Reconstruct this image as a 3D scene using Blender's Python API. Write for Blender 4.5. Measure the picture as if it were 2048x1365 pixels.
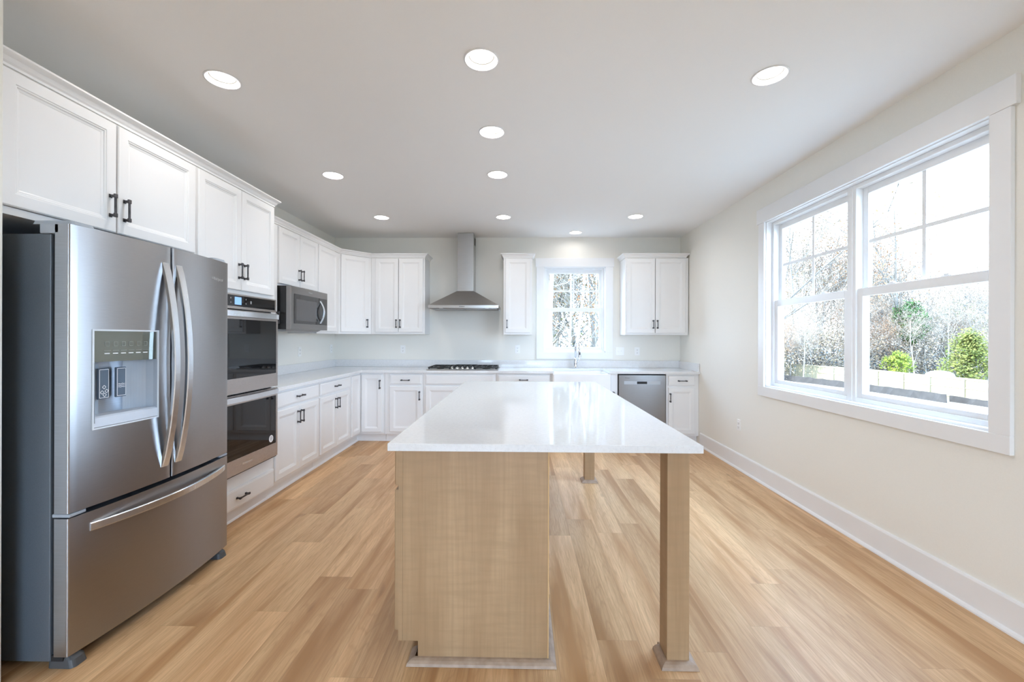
import bpy, bmesh, math, random
from mathutils import Vector, Matrix, geometry
sc = bpy.context.scene
col = sc.collection
for o in list(bpy.data.objects): bpy.data.objects.remove(o)

# ------------------------------------------------------------------ camera
F, YAW, ROLL, VY, H = 840.12, .0193, .0033, 674.87, 1.3363
cam_d = bpy.data.cameras.new('camera'); cam = bpy.data.objects.new('camera', cam_d); col.objects.link(cam)
cam_d.sensor_width = 36; cam_d.lens = F / 2048 * 36
cam_d.shift_y = -(682.5 - VY) / 2048
cam_d.clip_start = .05; cam_d.clip_end = 400
cam.matrix_world = Matrix.Translation((0, 0, H)) @ Matrix.Rotation(YAW, 4, 'Z') @ Matrix.Rotation(math.pi / 2, 4, 'X') @ Matrix.Rotation(ROLL, 4, 'Z')
sc.camera = cam
# ------------------------------------------------------------------ world, sun, exposure
w = bpy.data.worlds.new('sky'); sc.world = w; w.use_nodes = True
wn = w.node_tree.nodes; wl = w.node_tree.links
bg = wn['Background']; bg.inputs['Strength'].default_value = 13.6
tc = wn.new('ShaderNodeTexCoord'); sp = wn.new('ShaderNodeSeparateXYZ'); cr = wn.new('ShaderNodeValToRGB')
wl.new(tc.outputs['Generated'], sp.inputs[0]); wl.new(sp.outputs['Z'], cr.inputs[0]); wl.new(cr.outputs[0], bg.inputs['Color'])
cr.color_ramp.elements[0].position = 0; cr.color_ramp.elements[0].color = (.63, .795, 1, 1)
cr.color_ramp.elements[1].position = .6; cr.color_ramp.elements[1].color = (.47, .69, 1, 1)
sd = bpy.data.lights.new('sun', 'SUN'); sun = bpy.data.objects.new('sun', sd); col.objects.link(sun)
sd.energy = 12.0; sd.color = (1, .92, .80); sd.angle = .02
sun.rotation_euler = Vector((.80, .01, -.60)).to_track_quat('-Z', 'Y').to_euler()
sc.view_settings.view_transform = 'Standard'; sc.view_settings.look = 'None'
sc.view_settings.exposure = 0.43; sc.view_settings.gamma = 1; sc.view_settings.use_curve_mapping = False
sc.cycles.max_bounces = 16; sc.cycles.diffuse_bounces = 10; sc.cycles.glossy_bounces = 6
sc.cycles.transparent_max_bounces = 24; sc.cycles.caustics_reflective = False; sc.cycles.caustics_refractive = False
sc.cycles.sample_clamp_indirect = 6
LAMP_W, LAMP_COL = 3.4, (1, .955, .92)

XL, XR, YW, HC, YF = -2.633, 2.2355, 5.915, 2.74, -3.6
LIGHTS = [(-1.63, 2.265), (-.2, 2.12), (1.33, 2.27), (-.198, 2.868), (-1.63, 3.62), (-.199, 3.617), (-1.63, 4.9), (-.199, 4.895), (1.33, 4.886), (.735, 5.623),
          (-1.2, -1.6), (1.2, -1.6)]  # this pair is out of view behind the camera, added for fill

# ------------------------------------------------------------------ helpers
def link(name, me, mat=None, parent=None, **props):
    o = bpy.data.objects.new(name, me); col.objects.link(o)
    if mat is not None and me is not None:
        for m in (mat if isinstance(mat, (list, tuple)) else [mat]): me.materials.append(m)
    if parent: o.parent = parent
    for k, v in props.items(): o[k] = v
    return o
def thing(name, label, cat, loc=(0, 0, 0), rot=0, group=None):
    o = bpy.data.objects.new(name, None); col.objects.link(o); o.empty_display_size = .1
    o.location = loc; o.rotation_euler = (0, 0, rot); o['label'] = label; o['category'] = cat
    if group: o['group'] = group
    return o
def tag(o, label, cat, group=None):
    o['label'] = label; o['category'] = cat
    if group: o['group'] = group
    return o
class MB:
    def __init__(s): s.v = []; s.f = []; s.mi = []; s.sm = []
    def add(s, vs, fs, mi=0, smooth=False):
        b = len(s.v); s.v += [tuple(v) for v in vs]
        for f in fs: s.f.append([b + i for i in f]); s.mi.append(mi); s.sm.append(smooth)
        return s
    def box(s, x0, x1, y0, y1, z0, z1, mi=0):
        return s.add([(x0, y0, z0), (x1, y0, z0), (x1, y1, z0), (x0, y1, z0), (x0, y0, z1), (x1, y0, z1), (x1, y1, z1), (x0, y1, z1)],
              [(0, 3, 2, 1), (4, 5, 6, 7), (0, 1, 5, 4), (1, 2, 6, 5), (2, 3, 7, 6), (3, 0, 4, 7)], mi)
    def loops(s, loops, cap0=True, cap1=True, mi=0, smooth=False, closed=True):
        n = len(loops[0]); b = len(s.v)
        for l in loops: s.v += [tuple(p) for p in l]
        for i in range(len(loops) - 1):
            for j in range(n if closed else n - 1):
                k = (j + 1) % n
                s.f.append([b + i * n + j, b + i * n + k, b + (i + 1) * n + k, b + (i + 1) * n + j]); s.mi.append(mi); s.sm.append(smooth)
        if cap0: s.f.append([b + j for j in reversed(range(n))]); s.mi.append(mi); s.sm.append(False)
        if cap1: s.f.append([b + (len(loops) - 1) * n + j for j in range(n)]); s.mi.append(mi); s.sm.append(False)
        return s
    def cyl(s, p0, p1, r0, r1=None, n=20, mi=0, cap=True):
        r1 = r0 if r1 is None else r1
        p0 = Vector(p0); p1 = Vector(p1); d = (p1 - p0).normalized()
        a = d.orthogonal().normalized(); b = d.cross(a)
        L = [[p + (a * math.cos(t) + b * math.sin(t)) * r for t in [2 * math.pi * i / n for i in range(n)]] for p, r in ((p0, r0), (p1, r1))]
        return s.loops(L, cap, cap, mi, True)
    def tube(s, pts, r, n=10, mi=0, flat=None):
        pts = [Vector(p) for p in pts]; L = []; prev = None
        for i, p in enumerate(pts):
            d = (pts[min(i + 1, len(pts) - 1)] - pts[max(i - 1, 0)]).normalized()
            if prev is None: a = d.orthogonal().normalized()
            else: a = (prev - d * prev.dot(d)).normalized()
            prev = a; b = d.cross(a); rr = r[i] if isinstance(r, (list, tuple)) else r
            L.append([p + (a * math.cos(t) + b * math.sin(t)) * rr for t in [2 * math.pi * k / n for k in range(n)]])
        return s.loops(L, True, True, mi, True)
    def lathe(s, c, prof, n=28, mi=0, smooth=True, cap0=False, cap1=False):
        L = [[(c[0] + r * math.cos(2 * math.pi * i / n), c[1] + r * math.sin(2 * math.pi * i / n), c[2] + z) for i in range(n)] for r, z in prof]
        return s.loops(L, cap0, cap1, mi, smooth)
    def sweep(s, path, prof, mi=0, side=1):
        # path: plan points; prof: (out, z); out = to the right of the direction of travel * side
        P = [Vector((p[0], p[1])) for p in path]; L = []
        for i, p in enumerate(P):
            ds = []
            if i > 0: ds.append((P[i] - P[i - 1]).normalized())
            if i < len(P) - 1: ds.append((P[i + 1] - P[i]).normalized())
            ns = [Vector((d.y, -d.x)) * side for d in ds]
            nn = sum(ns, Vector((0, 0))).normalized(); k = 1 / max(.3, nn.dot(ns[0]))
            L.append([(p.x + nn.x * o * k, p.y + nn.y * o * k, z) for o, z in prof])
        return s.loops(L, True, True, mi)
    def build(s, name, mat, parent=None, bevel=0, seg=2, **props):
        me = bpy.data.meshes.new(name); me.from_pydata(s.v, [], s.f)
        for p, m, sm in zip(me.polygons, s.mi, s.sm): p.material_index = m; p.use_smooth = sm
        bm = bmesh.new(); bm.from_mesh(me); bmesh.ops.recalc_face_normals(bm, faces=bm.faces); bm.to_mesh(me); bm.free()
        o = link(name, me, mat, parent, **props)
        if bevel:
            m = o.modifiers.new('bevel', 'BEVEL'); m.width = bevel; m.segments = seg; m.limit_method = 'ANGLE'; m.angle_limit = .6
        return o
def struct(o): o['kind'] = 'structure'; return o
def Bx(*a, mi=0): return MB().box(*a, mi=mi)

# ------------------------------------------------------------------ materials
def mat(name, base=(.8, .8, .8), rough=.5, metal=0, spec=.5, coat=0, emit=None, es=0):
    m = bpy.data.materials.new(name); m.use_nodes = True; b = m.node_tree.nodes['Principled BSDF']
    b.inputs['Base Color'].default_value = (*base, 1); b.inputs['Roughness'].default_value = rough; b.inputs['Metallic'].default_value = metal
    b.inputs['Specular IOR Level'].default_value = spec; b.inputs['Coat Weight'].default_value = coat
    if emit: b.inputs['Emission Color'].default_value = (*emit, 1); b.inputs['Emission Strength'].default_value = es
    return m
def nodes(m): return m.node_tree.nodes, m.node_tree.links, m.node_tree.nodes['Principled BSDF']
def noisy(m, c0, c1, scale=(1, 1, 1), ns=8, detail=4, bump=0, bd=.001, rr=None, lo=.35, hi=.65, dist=0):
    n, l, b = nodes(m)
    t = n.new('ShaderNodeTexCoord'); mp = n.new('ShaderNodeMapping'); mp.inputs['Scale'].default_value = scale
    nz = n.new('ShaderNodeTexNoise'); nz.inputs['Scale'].default_value = ns; nz.inputs['Detail'].default_value = detail; nz.inputs['Distortion'].default_value = dist
    r = n.new('ShaderNodeValToRGB'); r.color_ramp.elements[0].position = lo; r.color_ramp.elements[1].position = hi
    r.color_ramp.elements[0].color = (*c0, 1); r.color_ramp.elements[1].color = (*c1, 1)
    l.new(t.outputs['Object'], mp.inputs[0]); l.new(mp.outputs[0], nz.inputs[0]); l.new(nz.outputs[0], r.inputs[0]); l.new(r.outputs[0], b.inputs['Base Color'])
    if bump:
        bp = n.new('ShaderNodeBump'); bp.inputs['Strength'].default_value = bump; bp.inputs['Distance'].default_value = bd
        l.new(nz.outputs[0], bp.inputs['Height']); l.new(bp.outputs[0], b.inputs['Normal'])
    if rr:
        mr = n.new('ShaderNodeMapRange'); mr.inputs['To Min'].default_value = rr[0]; mr.inputs['To Max'].default_value = rr[1]
        l.new(nz.outputs[0], mr.inputs[0]); l.new(mr.outputs[0], b.inputs['Roughness'])
    return m
M = {}
M['wall'] = noisy(mat('wall_paint', rough=.75, spec=.25), (.80, .786, .735), (.815, .80, .75), ns=180, bump=.12, bd=.0006)
M['ceil'] = noisy(mat('ceiling_paint', rough=.85, spec=.2), (.815, .815, .81), (.825, .825, .82), ns=200, bump=.1, bd=.0006)
M['trim'] = noisy(mat('trim_paint', rough=.38, spec=.45), (.80, .805, .815), (.815, .82, .83), ns=5)
M['cab'] = noisy(mat('cabinet_paint', rough=.36, spec=.45), (.785, .787, .79), (.80, .802, .805), ns=4)
M['vinyl'] = noisy(mat('window_vinyl', rough=.33, spec=.5), (.80, .81, .82), (.82, .83, .84), ns=6)
M['inner'] = mat('cabinet_interior', (.10, .085, .07), .8)
M['dark'] = mat('dark_gap', (.015, .016, .018), .6)
M['black'] = mat('black_enamel', (.012, .012, .013), .28)
M['iron'] = noisy(mat('cast_iron', rough=.55), (.012, .012, .013), (.025, .025, .027), ns=60, bump=.2)
M['bronze'] = noisy(mat('dark_pewter', rough=.36, metal=.85), (.055, .053, .055), (.11, .105, .11), ns=40)
M['glassblk'] = mat('oven_glass', (.006, .006, .007), .03, 0, .45)
M['mwglass'] = mat('microwave_glass', (.02, .02, .021), .05, 0, .7)
M['chrome'] = mat('chrome', (.72, .73, .75), .1, 1)
M['plate'] = mat('outlet_plastic', (.86, .86, .85), .35)
M['slot'] = mat('outlet_slot', (.05, .05, .05), .6)
M['porc'] = mat('fireclay', (.84, .845, .855), .14, 0, .5, coat=.5)
M['sticker'] = mat('sticker_white', (.8, .8, .8), .5)
M['ink'] = mat('ink_dark', (.03, .03, .035), .6)
M['logo'] = mat('logo_silver', (.85, .86, .88), .22, .9)
M['icon'] = mat('icon_white', (.8, .82, .84), .5)
M['screen'] = mat('oven_screen', (.05, .1, .2), .2, emit=(.22, .42, .85), es=1.0)
M['lens'] = mat('lamp_lens', (.9, .9, .9), .5, emit=(1, .95, .87), es=4.0)
M['baffle'] = mat('lamp_baffle', (.45, .44, .42), .5)
M['plastic'] = noisy(mat('grey_plastic', rough=.4), (.33, .37, .42), (.37, .41, .46), ns=5)
M['foot'] = mat('dark_grey_foot', (.07, .075, .08), .45)
M['paddle'] = mat('paddle_blue_grey', (.10, .14, .19), .25)
M['disp'] = mat('dispenser_panel', (.20, .215, .19), .07, .7, coat=.3)
def steel(name, c, r0, r1, scale):
    m = noisy(mat(name, rough=.3, metal=1), tuple(x * .93 for x in c), tuple(min(1, x * 1.05) for x in c), scale=scale, ns=6, detail=4, bump=.012, bd=.0003, rr=(r0, r1))
    n, l, b = nodes(m); b.inputs['Anisotropic'].default_value = .72; cv = n.new('ShaderNodeCombineXYZ'); cv.inputs[2].default_value = 1; l.new(cv.outputs[0], b.inputs['Tangent'])
    return m
M['steel'] = steel('brushed_steel', (.36, .352, .352), .29, .36, (5, 5, 800))
M['ovsteel'] = steel('oven_steel', (.50, .46, .44), .24, .32, (5, 5, 800))
M['steelh'] = steel('brushed_steel_hood', (.46, .45, .44), .25, .36, (2, 2, 200))
M['steelb'] = steel('steel_handle', (.72, .75, .79), .2, .3, (160, 160, 2))
M['dsteel'] = steel('black_steel', (.30, .29, .285), .26, .36, (2, 2, 260))
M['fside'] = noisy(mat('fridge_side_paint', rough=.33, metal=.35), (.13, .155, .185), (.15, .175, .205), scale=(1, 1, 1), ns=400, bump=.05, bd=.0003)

def floor_mat():
    m = mat('oak_planks', rough=.4, spec=.4); n, l, b = nodes(m)
    def N(t, **k):
        x = n.new(t)
        for a, v in k.items(): setattr(x, a, v)
        return x
    def math_(op, a, bb=None):
        x = N('ShaderNodeMath', operation=op)
        for i, v in enumerate((a, bb)):
            if v is None: continue
            if isinstance(v, (int, float)): x.inputs[i].default_value = v
            else: l.new(v, x.inputs[i])
        return x.outputs[0]
    t = N('ShaderNodeTexCoord'); s = N('ShaderNodeSeparateXYZ'); l.new(t.outputs['Object'], s.inputs[0])
    WID, LEN = .182, 1.23
    u = math_('DIVIDE', math_('ADD', s.outputs[0], 10.03), WID); row = math_('FLOOR', u); fu = math_('FRACT', u)
    wr = N('ShaderNodeTexWhiteNoise', noise_dimensions='1D'); l.new(row, wr.inputs['W'])
    v = math_('ADD', math_('DIVIDE', math_('ADD', s.outputs[1], 20), LEN), math_('MULTIPLY', wr.outputs['Value'], 7.3))
    pl = math_('FLOOR', v); fv = math_('FRACT', v)
    cb = N('ShaderNodeCombineXYZ'); l.new(row, cb.inputs[0]); l.new(pl, cb.inputs[1])
    wn_ = N('ShaderNodeTexWhiteNoise', noise_dimensions='3D'); l.new(cb.outputs[0], wn_.inputs['Vector'])
    sc3 = N('ShaderNodeVectorMath', operation='SCALE'); l.new(wn_.outputs['Color'], sc3.inputs[0]); sc3.inputs['Scale'].default_value = 37
    ad = N('ShaderNodeVectorMath', operation='ADD'); l.new(t.outputs['Object'], ad.inputs[0]); l.new(sc3.outputs[0], ad.inputs[1])
    def nz(scale, ns, det, dist=0, rough=.5):
        mp = N('ShaderNodeMapping'); mp.inputs['Scale'].default_value = scale; l.new(ad.outputs[0], mp.inputs[0])
        z = N('ShaderNodeTexNoise'); z.inputs['Scale'].default_value = ns; z.inputs['Detail'].default_value = det; z.inputs['Distortion'].default_value = dist; z.inputs['Roughness'].default_value = rough
        l.new(mp.outputs[0], z.inputs[0]); return z.outputs[0]
    broad = nz((7, .55, 1), 1.2, 3, .6)
    fine = nz((75, 3.5, 1), 1.6, 6, .6, .68)
    mp = N('ShaderNodeMapping'); mp.inputs['Scale'].default_value = (6.5, .42, 1); l.new(ad.outputs[0], mp.inputs[0])
    z0 = N('ShaderNodeTexNoise'); z0.inputs['Scale'].default_value = 1.1; z0.inputs['Detail'].default_value = 1.5; l.new(mp.outputs[0], z0.inputs[0])
    rings = math_('ABSOLUTE', math_('SUBTRACT', math_('FRACT', math_('MULTIPLY', z0.outputs[0], 26)), .5))
    kn = nz((11, 3.2, 1), 1.0, 1, 0)
    r = N('ShaderNodeValToRGB'); e = r.color_ramp.elements
    e[0].position = .34; e[0].color = (.46, .255, .112, 1); e[1].position = .68; e[1].color = (.80, .56, .32, 1)
    x = e.new(.5); x.color = (.66, .43, .235, 1)
    l.new(broad, r.inputs[0])
    def mix(fac, a, c, op='MIX'):
        x = N('ShaderNodeMix', data_type='RGBA', blend_type=op); x.clamp_factor = True
        if isinstance(fac, (int, float)): x.inputs[0].default_value = fac
        else: l.new(fac, x.inputs[0])
        for i, q in ((6, a), (7, c)):
            if isinstance(q, tuple): x.inputs[i].default_value = q
            else: l.new(q, x.inputs[i])
        return x.outputs[2]
    def mr(val, a, b_, c, d):
        x = N('ShaderNodeMapRange'); l.new(val, x.inputs[0])
        for i, q in enumerate((a, b_, c, d)): x.inputs[i + 1].default_value = q
        return x.outputs[0]
    c1 = mix(mr(fine, .42, .60, .0, .42), r.outputs[0], (.44, .26, .13, 1))
    c2 = mix(mr(rings, .0, .16, .30, 0), c1, (.43, .255, .13, 1))
    c3 = mix(mr(kn, .74, .84, 0, .6), c2, (.22, .12, .06, 1))
    tint = N('ShaderNodeMix', data_type='RGBA', blend_type='MULTIPLY'); tint.inputs[0].default_value = 1
    ss = N('ShaderNodeSeparateColor'); l.new(wn_.outputs['Color'], ss.inputs[0])
    tr = N('ShaderNodeValToRGB'); tr.color_ramp.elements[0].color = (.84, .80, .76, 1); tr.color_ramp.elements[1].color = (1.10, 1.08, 1.07, 1)
    l.new(ss.outputs[1], tr.inputs[0]); l.new(c3, tint.inputs[6]); l.new(tr.outputs[0], tint.inputs[7])
    eu = math_('MULTIPLY', math_('MINIMUM', fu, math_('SUBTRACT', 1, fu)), WID)
    ev = math_('MULTIPLY', math_('MINIMUM', fv, math_('SUBTRACT', 1, fv)), LEN)
    ed = math_('MINIMUM', eu, ev)
    gap = mr(ed, .0, .0014, .35, 0)
    c5 = mix(gap, tint.outputs[2], (.20, .12, .07, 1))
    l.new(c5, b.inputs['Base Color'])
    bp = N('ShaderNodeBump'); bp.inputs['Strength'].default_value = .25; bp.inputs['Distance'].default_value = .001
    hh = math_('SUBTRACT', math_('MULTIPLY', fine, .5), gap); l.new(hh, bp.inputs['Height']); l.new(bp.outputs[0], b.inputs['Normal'])
    l.new(mr(fine, .3, .7, .36, .50), b.inputs['Roughness'])
    return m
M['floor'] = floor_mat()
def maple():
    m = mat('stained_maple', rough=.42, spec=.4); n, l, b = nodes(m)
    t = n.new('ShaderNodeTexCoord')
    def nz(scale, ns, det, dist=0):
        mp = n.new('ShaderNodeMapping'); mp.inputs['Scale'].default_value = scale; l.new(t.outputs['Object'], mp.inputs[0])
        z = n.new('ShaderNodeTexNoise'); z.inputs['Scale'].default_value = ns; z.inputs['Detail'].default_value = det; z.inputs['Distortion'].default_value = dist
        l.new(mp.outputs[0], z.inputs[0]); return z.outputs[0]
    a = nz((6, 6, .8), 1.3, 4, .5); f = nz((90, 90, 3), 1, 5); k = nz((3, 3, 22), 2.0, 3, .3)
    r = n.new('ShaderNodeValToRGB'); e = r.color_ramp.elements
    e[0].position = .32; e[0].color = (.34, .21, .11, 1); e[1].position = .7; e[1].color = (.45, .30, .17, 1); l.new(a, r.inputs[0])
    for src, c, hi in ((f, (.27, .17, .09, 1), .3), (k, (.29, .19, .10, 1), .3)):
        mrn = n.new('ShaderNodeMapRange'); mrn.inputs[1].default_value = .42; mrn.inputs[2].default_value = .68; mrn.inputs[4].default_value = hi; l.new(src, mrn.inputs[0])
        mx = n.new('ShaderNodeMix'); mx.data_type = 'RGBA'; l.new(mrn.outputs[0], mx.inputs[0]); l.new(r.outputs[0] if src is f else last, mx.inputs[6]); mx.inputs[7].default_value = c
        last = mx.outputs[2]
    l.new(last, b.inputs['Base Color']); return m
M['maple'] = maple()
M['maplet'] = noisy(mat('maple_moulding', rough=.45), (.33, .235, .17), (.42, .31, .23), scale=(3, 3, 3), ns=10)
M['rawedge'] = mat('raw_ply_edge', (.60, .38, .17), .6)
def quartz(name, base, speck):
    m = mat(name, base, .07, 0, .5); n, l, b = nodes(m)
    t = n.new('ShaderNodeTexCoord'); v = n.new('ShaderNodeTexVoronoi'); v.inputs['Scale'].default_value = 210; l.new(t.outputs['Object'], v.inputs[0])
    mr = n.new('ShaderNodeMapRange'); mr.inputs[1].default_value = .14; mr.inputs[2].default_value = .26; mr.inputs[3].default_value = 1; mr.inputs[4].default_value = 0; l.new(v.outputs['Distance'], mr.inputs[0])
    s = n.new('ShaderNodeSeparateColor'); l.new(v.outputs['Color'], s.inputs[0])
    g = n.new('ShaderNodeMath'); g.operation = 'GREATER_THAN'; g.inputs[1].default_value = .72; l.new(s.outputs[0], g.inputs[0])
    mu = n.new('ShaderNodeMath'); mu.operation = 'MULTIPLY'; l.new(mr.outputs[0], mu.inputs[0]); l.new(g.outputs[0], mu.inputs[1])
    z = n.new('ShaderNodeTexNoise'); z.inputs['Scale'].default_value = 60; z.inputs['Detail'].default_value = 5; l.new(t.outputs['Object'], z.inputs[0])
    r = n.new('ShaderNodeValToRGB'); r.color_ramp.elements[0].position = .3; r.color_ramp.elements[1].position = .6
    r.color_ramp.elements[0].color = tuple(x * .94 for x in base) + (1,); r.color_ramp.elements[1].color = (*base, 1); l.new(z.outputs[0], r.inputs[0])
    mx = n.new('ShaderNodeMix'); mx.data_type = 'RGBA'; l.new(mu.outputs[0], mx.inputs[0]); l.new(r.outputs[0], mx.inputs[6]); mx.inputs[7].default_value = (*speck, 1)
    l.new(mx.outputs[2], b.inputs['Base Color']); return m
M['quartz'] = quartz('white_quartz', (.74, .745, .755), (.50, .51, .53))
def glass():
    m = bpy.data.materials.new('window_glass'); m.use_nodes = True; n = m.node_tree.nodes; l = m.node_tree.links
    n.remove(n['Principled BSDF']); o = n['Material Output']
    tr = n.new('ShaderNodeBsdfTransparent'); tr.inputs[0].default_value = (.95, .97, .98, 1); g = n.new('ShaderNodeBsdfGlossy'); g.inputs['Roughness'].default_value = 0
    f = n.new('ShaderNodeLayerWeight'); f.inputs['Blend'].default_value = .5; p = n.new('ShaderNodeMath'); p.operation = 'POWER'; p.inputs[1].default_value = 4
    q = n.new('ShaderNodeMath'); q.operation = 'MULTIPLY_ADD'; q.inputs[1].default_value = .05; q.inputs[2].default_value = .003; x = n.new('ShaderNodeMixShader')
    l.new(f.outputs['Facing'], p.inputs[0]); l.new(p.outputs[0], q.inputs[0]); l.new(q.outputs[0], x.inputs[0]); l.new(tr.outputs[0], x.inputs[1]); l.new(g.outputs[0], x.inputs[2]); l.new(x.outputs[0], o.inputs[0]); return m
M['glass'] = glass()
def leafm(name, a, b_):
    m = noisy(mat(name, rough=.8, spec=.1), a, b_, ns=1.3, detail=6, lo=.3, hi=.7); return m
M['bark'] = leafm('bark_pale', (.20, .175, .14), (.31, .28, .235))
M['barkw'] = leafm('bark_white', (.20, .185, .16), (.34, .32, .28))
M['barkg'] = leafm('bark_grey', (.11, .10, .085), (.18, .165, .145))
M['tan'] = leafm('leaf_tan', (.17, .125, .07), (.28, .22, .14))
M['rust'] = leafm('leaf_rust', (.20, .09, .045), (.26, .16, .08))
M['pink'] = leafm('brush_pinkish', (.16, .125, .095), (.26, .21, .165))
M['green'] = leafm('leaf_green', (.015, .05, .012), (.05, .11, .03))
M['yellow'] = leafm('leaf_yellow_green', (.05, .07, .015), (.15, .15, .04))
M['lime'] = leafm('leaf_lime', (.09, .13, .015), (.18, .21, .035))
M['blueg'] = leafm('leaf_blue_grey', (.04, .055, .06), (.09, .105, .11))
M['ground'] = noisy(mat('pale_gravel', rough=.95), (.16, .14, .11), (.24, .215, .18), ns=4, detail=8, bump=.3, bd=.02)
M['fencew'] = noisy(mat('new_pine_fence', rough=.8), (.20, .175, .105), (.24, .21, .14), scale=(6, 6, 1), ns=3)
M['silt'] = noisy(mat('silt_fabric', rough=.8), (.022, .019, .017), (.034, .030, .027), ns=3)
M['pale'] = mat('pale_vehicle_paint', (.2, .22, .24), .3)

# ------------------------------------------------------------------ shell
struct(Bx(XL - .12, XR + .15, YF - .15, YW + .15, -.08, 0).build('floor', M['floor']))
def ceiling():
    n = 32; R = .083
    outer = [Vector((x, y, 0)) for x, y in ((XL - .12, YF - .15), (XR + .15, YF - .15), (XR + .15, YW + .15), (XL - .12, YW + .15))]
    polys = [outer] + [[Vector((x + R * math.cos(-2 * math.pi * i / n), y + R * math.sin(-2 * math.pi * i / n), 0)) for i in range(n)] for x, y in LIGHTS]
    flat = [p for q in polys for p in q]; tris = geometry.tessellate_polygon(polys)
    mb = MB(); mb.add([(p.x, p.y, HC) for p in flat], tris); mb.add([(p.x, p.y, HC + .012) for p in flat], tris)
    o = mb.build('ceiling', M['ceil'])
    return struct(o)
ceiling()
struct(Bx(XL - .12, XR + .15, YF - .15, YW + .15, HC + .16, HC + .25).build('trim_6', M['ceil']))   # attic deck above the cans
def wall(name, axis, a, b, u0, u1, holes):
    # axis 'x': wall lies at x in [a,b], spans y u0..u1 ; axis 'y': at y in [a,b], spans x
    mb = MB(); us = sorted({u0, u1} | {h[0] for h in holes} | {h[1] for h in holes})
    for i in range(len(us) - 1):
        c = (us[i] + us[i + 1]) / 2; hs = [h for h in holes if h[0] < c < h[1]]; zs = [(0, HC + .16)]
        if hs: zs = [(0, hs[0][2]), (hs[0][3], HC + .16)]
        for z0, z1 in zs:
            if z1 - z0 < .001: continue
            if axis == 'x': mb.box(a, b, us[i], us[i + 1], z0, z1)
            else: mb.box(us[i], us[i + 1], a, b, z0, z1)
    return struct(mb.build(name, M['wall']))
WR = (2.032, 3.868, .894, 2.391)
WB = (.333, 1.192, 1.128, 2.325)
WF = (-1.5, 1.3, .02, 2.2)
wall('wall_right', 'x', XR, XR + .15, YF - .15, YW + .15, [WR])
wall('wall_left', 'x', XL - .12, XL, YF - .15, YW + .15, [])
wall('wall_back', 'y', YW, YW + .15, XL, XR, [WB])
wall('wall_front', 'y', YF - .15, YF, XL, XR, [WF])
struct(Bx(XL, -1.970, 1.43, 1.562, 0, HC).build('wall_stub', M['wall'], bevel=.004))

# baseboards
bp_ = [(0, 0), (.030, 0), (.030, .008), (.024, .018), (.015, .022), (.015, .150), (.011, .160), (0, .162)]
struct(MB().sweep([(XR, YF), (XR, 5.235)], bp_, side=-1).build('baseboard_right', M['trim']))
struct(MB().sweep([(XL, 1.43), (XL, YF)], bp_, side=-1).build('baseboard_left', M['trim']))
struct(MB().sweep([(-1.990, 1.43), (XL + .03, 1.43)], bp_, side=-1).build('baseboard_stub', M['trim']))
struct(MB().sweep([(-2.085, 2.575), (-2.085, 5.37), (.38, 5.37)], [(0, 0), (.018, 0), (.016, .010), (.010, .016), (0, .018)], side=1).build('trim_1', M['trim']))

# ------------------------------------------------------------------ windows
def win_unit(parent, x, y0, y1, z0, z1, T, mid, mun=True):
    """a double hung unit; T maps (u along wall, d out of room, z) to coordinates"""
    def B(name, u0, u1, d0, d1, za, zb, m, par, bev=.002):
        vs = [T(u, d, z) for z in (za, zb) for u, d in ((u0, d0), (u1, d0), (u1, d1), (u0, d1))]
        return vs
    def boxes(name, lst, m, par, bev=.002):
        mb = MB()
        for u0, u1, d0, d1, za, zb in lst:
            mb.add(B(0, u0, u1, d0, d1, za, zb, 0, 0), [(0, 3, 2, 1), (4, 5, 6, 7), (0, 1, 5, 4), (1, 2, 6, 5), (2, 3, 7, 6), (3, 0, 4, 7)])
        return mb.build(name, m, par, bevel=bev)
    f = .028
    boxes('window_frame', [(y0, y0 + f, .05, .145, z0, z1), (y1 - f, y1, .05, .145, z0, z1), (y0 + f, y1 - f, .05, .145, z0, z0 + f), (y0 + f, y1 - f, .05, .145, z1 - f, z1)], M['vinyl'], parent)
    a, b = y0 + f, y1 - f; st = .042
    s1 = boxes('lower_sash', [(a, a + st, .062, .092, z0 + f, mid + .03), (b - st, b, .062, .092, z0 + f, mid + .03), (a + st, b - st, .062, .092, z0 + f, z0 + f + .030), (a + st, b - st, .062, .092, mid - .025, mid + .03)], M['vinyl'], parent)
    s2 = boxes('upper_sash', [(a, a + st, .098, .128, mid - .02, z1 - f), (b - st, b, .098, .128, mid - .02, z1 - f), (a + st, b - st, .098, .128, mid - .02, mid + .022), (a + st, b - st, .098, .128, z1 - f - .045, z1 - f)], M['vinyl'], parent)
    boxes('pane', [(a + st - .004, b - st + .004, .076, .079, z0 + f + .026, mid - .02)], M['glass'], s1, 0)
    boxes('pane', [(a + st - .004, b - st + .004, .112, .115, mid + .018, z1 - f - .04)], M['glass'], s2, 0)
    um = (a + b) / 2; zm = (mid + .022 + z1 - f - .045) / 2
    boxes('muntin', [(um - .012, um + .012, .109, .1118, mid + .022, z1 - f - .045), (a + st, b - st, .1095, .1115, zm - .012, zm + .012)], M['vinyl'], s2, 0)
    for q in (.3, .7):
        u = a + (b - a) * q
        boxes('sash_lock', [(u - .03, u + .03, .066, .09, mid + .03, mid + .036), (u - .012, u + .016, .07, .086, mid + .036, mid + .046)], M['vinyl'], s1, .002)
    boxes('window_latch', [(a - .004, a, .058, .062, mid + .04, mid + .10)], M['vinyl'], parent, 0)
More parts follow.
